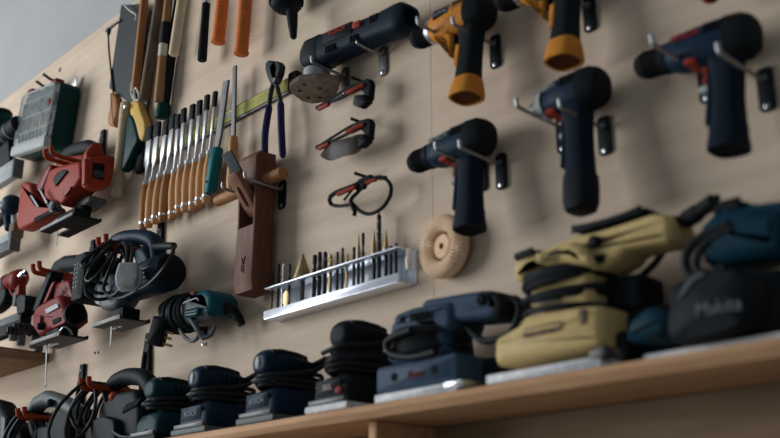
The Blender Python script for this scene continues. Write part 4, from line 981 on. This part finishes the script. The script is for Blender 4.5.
pc = P(159, 331.5, .085)
Rg = rotm(-20, 0, 30)
part('plug', G().box(pc, (.034, .062, .028), .005, Rg), M['black'], t, 'black mains plug')
part('plug_neck', G().tube(cr([pc + Rg @ V(.0, .026, 0), pc + Rg @ V(.002, .042, 0), P(166, 316, .06), P(168, 309, .06)], 5), .006, 10), M['rubber'], t)
for dv, L_ in ((.004, .020), (-.008, .018), (-.022, .024)):
    part('pin', G().box(pc + Rg @ V(.018 + L_ / 2, dv, .004), (L_, .0055, .004), .0006, Rg), M['brass'], t, 'brass plug pin')
for i, (x, y) in enumerate(((95, 353), (98.5, 352.5), (82, 352))):
    if i < 2:
        c = P(x, y, 0)
        single('screw_head', G().lathe((c.x, c.y, .0002), W, [(0, .0035), (.0012, .0032), (.0018, .002)], 12), M['oxide'], ('left' if i == 0 else 'right') + ' one of two tiny dark screw heads below the navy jigsaw', 'screw', c)

# ---------------------------------------------------------------- sanders on the shelf
def coil(t, c, a, b, ys, r=.0048, m='cable', lab='black cable wound round the waist'):
    for i, y in enumerate(ys):
        k = 1 + .10 * math.sin(i * 2.3); n = 18; ph = i * .8
        pts = [c + V(0, y + .004 * math.sin(q * 1 + ph) + rnd.uniform(-.001, .001), 0) + a * math.cos(q) * k + b * math.sin(q) * k for q in [2 * math.pi * j / n for j in range(n)]]
        part('cable', G().tube(cr(pts, 3, True), r, 8, True), M[m], t, lab)
def palm(label, x0, x1, yb, body, grip, s=1.0, logo=True, text='BOSCH', tm='lwhite', plate='grey', yaw=0, tall=0.0, cat='sander', red=False):
    l, r = P(x0, yb, .150), P(x1, yb, .150)
    uc = (l.x + r.x) / 2; wd = (r.x - l.x)
    t = thing('palm_sander', label, cat, V(uc, ST, .078), 'small palm sanders lined up on the shelf', True, 0, yaw)
    hw = wd / 2
    part('base_plate', G().slab([V(-hw, .008, -.07), V(-hw, .008, .072), V(hw, .008, .072), V(hw, .008, -.07)], VV, .012, .003), M[plate], t, 'pale sanding plate')
    part('paper_clamp', G().box((0, .018, .066), (wd * .86, .008, .012), .002), M['dsteel'], t)
    part('lower_body', G().loft([(V(0, .016, 0), U * hw * .93, W * .064, 7), (V(0, .040, 0), U * hw * .93, W * .063, 7), (V(0, .056, -.002), U * hw * .86, W * .058, 5), (V(0, .064, -.004), U * hw * .66, W * .045, 4)], 32), M[body], t)
    part('waist', G().loft([(V(0, .060, -.004), U * hw * .58, W * .040, 3), (V(0, .084 + tall, -.002), U * hw * .50, W * .036, 3), (V(0, .096 + tall, 0), U * hw * .54, W * .044, 3)], 24), M[body], t)
    gv = .110 + tall; gw = -.012 if logo else (-.028 if red else -.016)
    gs = lambda w, a, b, dv=0: (V(0, gv + dv, w * (.92 if w > 0 else .38) + gw), U * a, VV * b, 2.4)
    gr = part('grip', G().loft([gs(-.066, .010, .008, .002), gs(-.060, .016, .013, .002), gs(-.03, .024, .0185, .001), gs(.01, .029, .0215, .001), gs(.045, .031, .0235, 0), gs(.068, .029, .0225, -.001), gs(.079, .025, .0195, -.002), gs(.084, .019, .0145, -.002), gs(.085, .014, .011, -.002)], 28), M[grip], t)
    part('grip_cover', G().loft([gs(-.035, .0215, .0085, .0125), gs(.01, .0265, .0098, .0145), gs(.045, .028, .0098, .0160), gs(.070, .0245, .0085, .0140)], 24), M['black'], gr, 'black rubber grip cover')
    if logo: part('badge', G().lathe(V(-.003, gv - .002, .0772 + gw), V(-.1, .0, 1), [(-.003, .0115), (.002, .011), (.003, .009)], 20, .62), M['lgrey'], gr, 'pale oval badge')
    for sx in (-1, 1):
        vg = G()
        for k in range(5): vg.box((sx * (.0300 - k * .0008), gv - .002, .032 - k * .012 + gw), (.004, .018, .004), .001, rotm(0, 18, 0))
        part('vent', vg, M['matte'], gr)
    if text:
        bg_ = part('badge_panel', G().box((-.004, .041, .0625), (wd * .60, .026, .004), .0015), M[body], t)
        letter(text, (-.004, .041, .065), U, VV, .013, M[tm], bg_)
    if red: part('red_button', G().ball(V(hw * .45, .034, .064), U * .010, VV * .007, W * .003), M['red3'], t, 'red button')
    ys = [.067, .074, .081, .088]
    if tall: ys += [.095, .103]
    coil(t, V(0, 0, -.003), U * (hw * .80), W * .060, ys, .0042)
    part('cord_boot', G().tube(cr([V(0, gv + .002, -.018 + gw), V(.012, gv + .003, -.034 + gw), V(.046, gv + .012, -.036 + gw)], 6), [.0095 - .0003 * i for i in range(13)], 12), M['rubber'], t)
    part('cable', G().tube(cr([V(.046, gv + .012, -.036 + gw), V(.060, gv + .010, -.032 + gw), V(.056, gv - .012, -.02), V(.044, gv - .022, .02), V(.02, gv - .024, .055), V(-.03, gv - .030, .055)], 6), .0045, 8), M['cable'], t)
    return t
palm('dark teal palm sander wrapped in black cable, leftmost on the shelf', 128, 154, 436, 'teal2', 'teal2', logo=False, text='', plate='black')
palm('navy palm sander with a pale oval badge, beside the dark teal sander', 171, 204, 432, 'navy', 'navy', text='BOSCH', tm='lgry')
palm('navy palm sander with a pale oval badge, beside the black sander', 236, 272, 421, 'navy', 'navy', text='BOSCH', tm='lgry')
palm('black palm sander with a plain grip and small red button, in mid shelf', 305, 346, 412, 'black', 'black', logo=False, text='SKIL', tm='lpink', tall=.022, red=True, plate='white')

# large slate navy orbital sander
t = thing('orbital_sander', 'large slate-blue half-sheet sander with a long rear handle and wound cable', 'sander', V(-1.1, ST, .08))
l, r = P(375, 398, .150), P(457, 384, .150)
x0, x1 = l.x, r.x
part('base_plate', board(x0 + .004, x1 + .004, ST, ST + .013, .012, .155, .002), M['white'], t, 'white sanding plate')
part('clamp', board(x1 - .022, x1 + .016, ST + .004, ST + .015, .10, .156, .003), M['steel'], t)
part('lower_body', board(x0, x1, ST + .013, P(377, 367, .15).y, .014, .150, .008), M['navy2'], t)
for px in ((394, 377), (434, 369)):
    q = P(*px, .1505); part('hole', G().lathe(q, W, [(-.002, .0065), (.0004, .0065)], 14), M['matte'], t)
letter('Festo', P(415, 374, .151), U, VV, .016, M['dred'], t, shear=.3)
C2 = lambda w, *p: TC(w, 360, 270, 2.922, *p)
part('neck', G().slab(ck(C2(.09, (135, 150), (285, 130), (300, 262), (120, 290)), 1), W, .07, .012), M['navy2'], t)
part('motor_housing', G().slab(ck([q_ - W * 0.0390 for q_ in C2(0.1250, (92, 148), (98, 128), (145, 108), (220, 94), (262, 88), (268, 150), (255, 178), (180, 182), (140, 170), (98, 164))], 1), W, .078, .012, 4), M['navy2'], t)
part('nose_cap', G().slab(ck([q_ - W * 0.0410 for q_ in C2(0.1270, (88, 150), (94, 130), (134, 116), (138, 166), (98, 166))], 1), W, .082, .016, 3), M['navy'], t)
part('handle', G().slab(ck(C2(.088, (215, 96), (330, 76), (402, 66), (440, 74), (452, 100), (446, 124), (420, 150), (330, 158), (300, 164), (272, 184), (225, 184)), 1), W, .060, .010, 4), M['navy2'], t)
part('handle_end', G().slab(ck(C2(.088, (404, 66), (442, 72), (462, 102), (455, 130), (440, 146), (418, 138), (404, 136)), 1), W, .060, .010, 4), M['black'], t)
part('switch', G().slab(ck(C2(.095, (270, 150), (308, 148), (304, 168), (274, 178)), 1), W, .040, .006), M['black'], t)
for px in ((255, 132), (358, 86)):
    q = C2(.118, px)[0]; part('bolt', G().lathe(q, W, [(-.01, .009), (.004, .0085), (.006, .006)], 16), M['matte'], t)
vg = G()
for k in range(6): vg.slab(C2(.130, (148 + k * 9, 128 - k * 1.8), (152 + k * 9, 127 - k * 1.8), (152 + k * 9, 150 - k * 1.6), (148 + k * 9, 151 - k * 1.6)), W, .003)
part('vent', vg, M['matte'], t)
cc_ = C2(.09, (205, 215))[0]
for i in range(7):
    y = C2(.09, (205, 196 + i * 10))[0].y - cc_.y
    k = 1 + .10 * math.sin(i * 2.1); n = 18
    pts = [cc_ + V(0, y + .004 * math.sin(q + i), 0) + U * (.064 * k * math.cos(q)) + W * (.052 * math.sin(q)) for q in [2 * math.pi * j / n for j in range(n)]]
    part('cable', G().tube(cr(pts, 3, True), .0050, 8, True), M['cable'], t, 'black cable wound round the neck')
part('cable', G().tube(cr(C2(.10, (450, 80), (466, 108), (458, 150), (430, 190), (370, 208), (335, 190), (312, 168), (290, 190)), 6), .0055, 10), M['cable'], t)
part('cable', G().tube(cr(C2(.15, (150, 175), (100, 195), (78, 215), (92, 245), (150, 255), (220, 240)), 6), .0058, 10), M['cable'], t)
part('dust_outlet', G().lathe(V(x1 - .002, ST + .035, .075), U, [(0, .022), (.05, .02), (.052, .017), (.01, .016)], 22), M['black'], t)

# mustard half-sheet sander
t = thing('orbital_sander', 'large mustard yellow half-sheet sander with a black-topped handle and wound cable', 'sander', V(-.84, ST, .08))
C4 = lambda w, *p: TC(w, 480, 200, 3.9, *p)
C5 = lambda w, *p: TC(w, 480, 290, 3.9, *p)
l, r = P(494, 376, .150), P(600, 357, .150); x0, x1 = l.x, r.x
part('base_plate', board(x0 - .008, x1 + .006, ST, ST + .013, .012, .158, .002), M['white'], t, 'white sanding plate')
part('clamp', G().slab(ck(C5(.150, (440, 240), (500, 215), (510, 250), (490, 275), (440, 270)), 1), W, .02, .004), M['dsteel'], t)
part('lower_body', G().slab(ck([q_ - W * 0.0650 for q_ in C5(0.1470, (48, 262), (50, 200), (62, 182), (150, 132), (166, 98), (385, 60), (462, 56), (474, 205), (440, 222), (250, 262), (62, 300))], 1), W, .13, .012), M['tan'], t)
part('slot', G().slab(ck(C5(.1475, (168, 152), (318, 118), (318, 158), (168, 190)), 1), W, .003, .001), M['dark'], t)
part('slot_bar', G().slab(ck(C5(.1485, (162, 160), (320, 128), (320, 140), (164, 172)), 1), W, .004, .001), M['tan'], t)
part('side_catch', G().slab(ck(C5(.1475, (382, 78), (412, 70), (416, 128), (390, 136)), 1), W, .005, .002), M['dark'], t)
C7 = lambda w, *p: TC(w, 460, 180, 2.434, *p)
part('housing', G().slab(ck([q_ - W * .036 for q_ in C7(.122, (124, 242), (122, 208), (136, 182), (182, 170), (216, 154), (262, 136), (330, 120), (400, 98), (462, 77), (494, 80), (504, 100), (504, 140), (492, 148), (450, 154), (392, 168), (376, 190), (340, 212), (300, 216), (240, 204), (190, 206), (158, 216), (150, 246))], 1), W, .064, .010, 4), M['tan'], t)
part('motor_bulge', G().slab(ck([q_ - W * .03 for q_ in C7(.138, (172, 200), (180, 178), (220, 160), (266, 146), (296, 160), (318, 208), (246, 200))], 1), W, .06, .012, 4), M['tan'], t)
part('nose_cap', G().slab(ck([q_ - W * .04 for q_ in C7(.126, (126, 196), (134, 178), (182, 166), (184, 174), (150, 186))], 1), W, .080, .008, 3), M['black'], t, 'black nose cap')
part('top_grip', G().slab(ck(C7(.088, (282, 134), (330, 116), (400, 94), (470, 72), (478, 80), (440, 98), (380, 118), (320, 132))), W, .050, .008, 3), M['black'], t, 'black rubber top grip')
part('lock_button', G().lathe(C7(.123, (328, 150))[0], W, [(-.01, .0085), (.004, .0083), (.007, .006)], 18), M['black'], t, 'black lock button')
part('trigger', G().slab(ck(C7(.10, (324, 196), (352, 188), (378, 184), (372, 208), (330, 218)), 1), W, .044, .006), M['black'], t)
vg = G()
for k in range(3): vg.slab(C7(.1385, (194, 184 + k * 9), (238, 168 + k * 9), (239, 171 + k * 9), (194, 187 + k * 9)), W, .003)
part('vent', vg, M['dark'], t)
part('neck', G().slab(ck([q_ - W * 0.0375 for q_ in C4(0.1200, (190, 265), (420, 260), (430, 420), (180, 430))], 1), W, .075, .014), M['tan'], t)
part('neck_band', G().slab(ck([q_ - W * 0.0410 for q_ in C4(0.1240, (186, 300), (318, 285), (322, 322), (190, 336))], 1), W, .082, .014), M['grey'], t)
part('neck_band', G().slab(ck([q_ - W * 0.0410 for q_ in C4(0.1240, (184, 372), (320, 352), (326, 392), (190, 414))], 1), W, .082, .014), M['grey'], t)
cc_ = C4(.085, (330, 340))[0]
for i, yy in enumerate((219, 227, 235, 262, 270, 308)):
    y = C7(.135, (230, yy))[0].y - cc_.y; n = 18; k = 1 + .08 * math.sin(i * 2.7)
    pts = [cc_ + V(0, y + .004 * math.sin(q + i), 0) + U * (.066 * k * math.cos(q) + .008) + W * (.048 * math.sin(q)) for q in [2 * math.pi * j / n for j in range(n)]]
    part('cable', G().tube(cr(pts, 3, True), .0046, 8, True), M['cable'], t, 'black cable wound round the neck')
part('dust_canister', G().slab(ck(C7(.055, (372, 244), (470, 232), (476, 320), (380, 336)), 1), W, .06, .012), M['black'], t, 'black dust canister')
part('cord_boot', G().tube(cr([P(674, 222, .09), P(686, 220, .09), P(700, 211, .095), P(714, 201, .10)], 6), [.008] * 6 + [.0115] * 6 + [.010] * 7, 12), M['rubber'], t)
part('cable', G().tube(cr([P(714, 201, .10), P(717, 198, .10), P(712, 204, .08), P(696, 216, .06), P(676, 230, .045), P(656, 262, .05), P(630, 285, .06)], 6), .005, 8), M['cable'], t)
part('dust_outlet', G().lathe(V(x1 + .02, ST + .060, .065), U, [(-.04, .026), (.020, .025), (.030, .024), (.031, .018), (.01, .017)], 24), M['black'], t, 'black dust outlet')
part('rear_block', board(x1 + .0, x1 + .020, ST + .012, ST + .050, .02, .12, .008), M['black'], t)

# belt sander with a dust bag
t = thing('belt_sander', 'blue belt sander with a large black dust bag, at the right end of the shelf', 'sander', V(-.60, ST, .08))
B6 = lambda w, *p: TC(w, 640, 190, 2.578, *p)
x0 = P(648, 345, .145).x
part('belt', board(x0 - .02, x0 + .22, ST, ST + .012, .02, .13, .004), M['white'], t, 'pale sanding belt')
part('front_frame', G().slab(ck(B6(.10, (22, 350), (70, 312), (98, 318), (130, 330), (130, 400), (10, 405)), 1), W, .09, .012), M['blue'], t)
part('front_knob_mark', G().lathe(B6(.1465, (38, 378))[0], W, [(0, .006), (.001, .006)], 14), M['matte'], t)
part('motor_housing', G().slab(ck(B6(.07, (190, 110), (230, 70), (300, 55), (420, 60), (420, 180), (330, 190), (200, 210)), 1), W, .085, .02, 4), M['blue'], t)
part('top_handle', G().slab(ck(B6(.08, (210, 60), (260, 38), (330, 42), (440, 30), (450, 70), (340, 82), (270, 100), (222, 96)), 1), W, .05, .016, 4), M['blue'], t)
part('handle_cap', G().slab(ck(B6(.08, (208, 66), (226, 44), (290, 36), (300, 46), (240, 62), (222, 84)), 1), W, .054, .010, 3), M['black'], t)
part('body', G().slab(ck(B6(.07, (120, 260), (200, 222), (420, 214), (430, 400), (120, 400)), 1), W, .10, .02), M['black'], t)
c0 = B6(.125, (222, 300))[0]
bag = [(c0 + V(-.078, -.004, -.010), U * .004, V(0, 1, 0) * .040, 3)]
R = []
for k in range(13):
    q = math.pi * (k / 12 - .5); ww = math.sin(q); f = max(.02, abs(math.cos(q))) ** .45
    R.append([c0 + W * .032 * ww + V((p.x - c0.x) * (.80 + .2 * f) * (f if abs(ww) > .98 else 1), (p.y - c0.y) * (.80 + .2 * f) * (f if abs(ww) > .98 else 1), 0)
              for p in ck(B6(.125, (100, 340), (116, 280), (150, 236), (220, 214), (290, 214), (330, 246), (334, 300), (306, 356), (240, 388), (130, 406), (102, 392)), 2)])
part('dust_bag', G().rings(R), M['black'], t, 'black cloth dust bag', sharp=60)
part('bag_collar', G().slab(ck(B6(.150, (104, 276), (140, 226), (176, 208), (168, 226), (138, 246), (112, 296)), 1), W, .016, .006), M['grey'], t, 'grey bag collar')
letter('Makita', B6(.1592, (200, 302))[0], V(1, -.02, 0), VV, .022, M['dgry'], t, shear=.1)
part('cable', G().tube(cr(B6(.11, (230, 90), (160, 120), (122, 160), (120, 205), (150, 225), (220, 200)), 6), .0062, 10), M['cable'], t)
part('cable', G().tube(cr(B6(.11, (240, 100), (180, 130), (148, 170), (150, 210), (200, 215)), 6), .0055, 10), M['cable'], t)
# red thing at the top edge
c = P(710.5, -9, .045)
t = thing('screwdriver', 'dark red handle end barely showing at the top edge, above the rightmost drill', 'screwdriver', c)
part('handle', G().lathe(P(711, 2.2, .045), VV, [(0, .005), (.003, .010), (.010, .0135), (.03, .014), (.08, .012), (.10, .013), (.105, .008)], 20), M['red2'], t)
part('shaft', G().tube([P(711, 2.2, .045) + V(0, .10, 0), P(711, 2.2, .045) + V(0, .2, 0)], .003, 10), M['steel'], t)

# ---------------------------------------------------------------- camera and light
cam = bpy.data.cameras.new('camera'); co = bpy.data.objects.new('camera', cam); C.objects.link(co)
cam.sensor_width = 36; cam.lens = F / 780 * 36; cam.clip_start = .05
co.location = (0, -D, Z0)
fw = Vector((HX * CP, HY * CP, SP)); co.rotation_euler = fw.to_track_quat('-Z', 'Y').to_euler()
cam.dof.use_dof = True; cam.dof.focus_distance = 2.35; cam.dof.aperture_fstop = 2.9
bpy.context.scene.camera = co
la = bpy.data.lights.new('window_daylight', 'AREA'); la.shape = 'RECTANGLE'; la.size = WU1 - WU0 - .1; la.size_y = WV1 - WV0 - .1
la.energy = 315; la.color = (.93, .97, 1.0)
lo = bpy.data.objects.new('window_daylight', la); C.objects.link(lo)
lo.location = world((-5.22, (WV0 + WV1) / 2, (WU0 + WU1) / 2)) + Vector((0, 0, Z0))
lo.rotation_euler = Vector((1, 0, 0)).to_track_quat('-Z', 'Z').to_euler()
wd = bpy.data.worlds.new('world'); bpy.context.scene.world = wd; wd.use_nodes = True
bg = wd.node_tree.nodes['Background']; bg.inputs['Color'].default_value = (.80, .90, 1, 1); bg.inputs['Strength'].default_value = .24
vs = bpy.context.scene.view_settings
vs.view_transform = 'Standard'; vs.look = 'None'; vs.exposure = 0.0; vs.gamma = 1.0; vs.use_curve_mapping = False
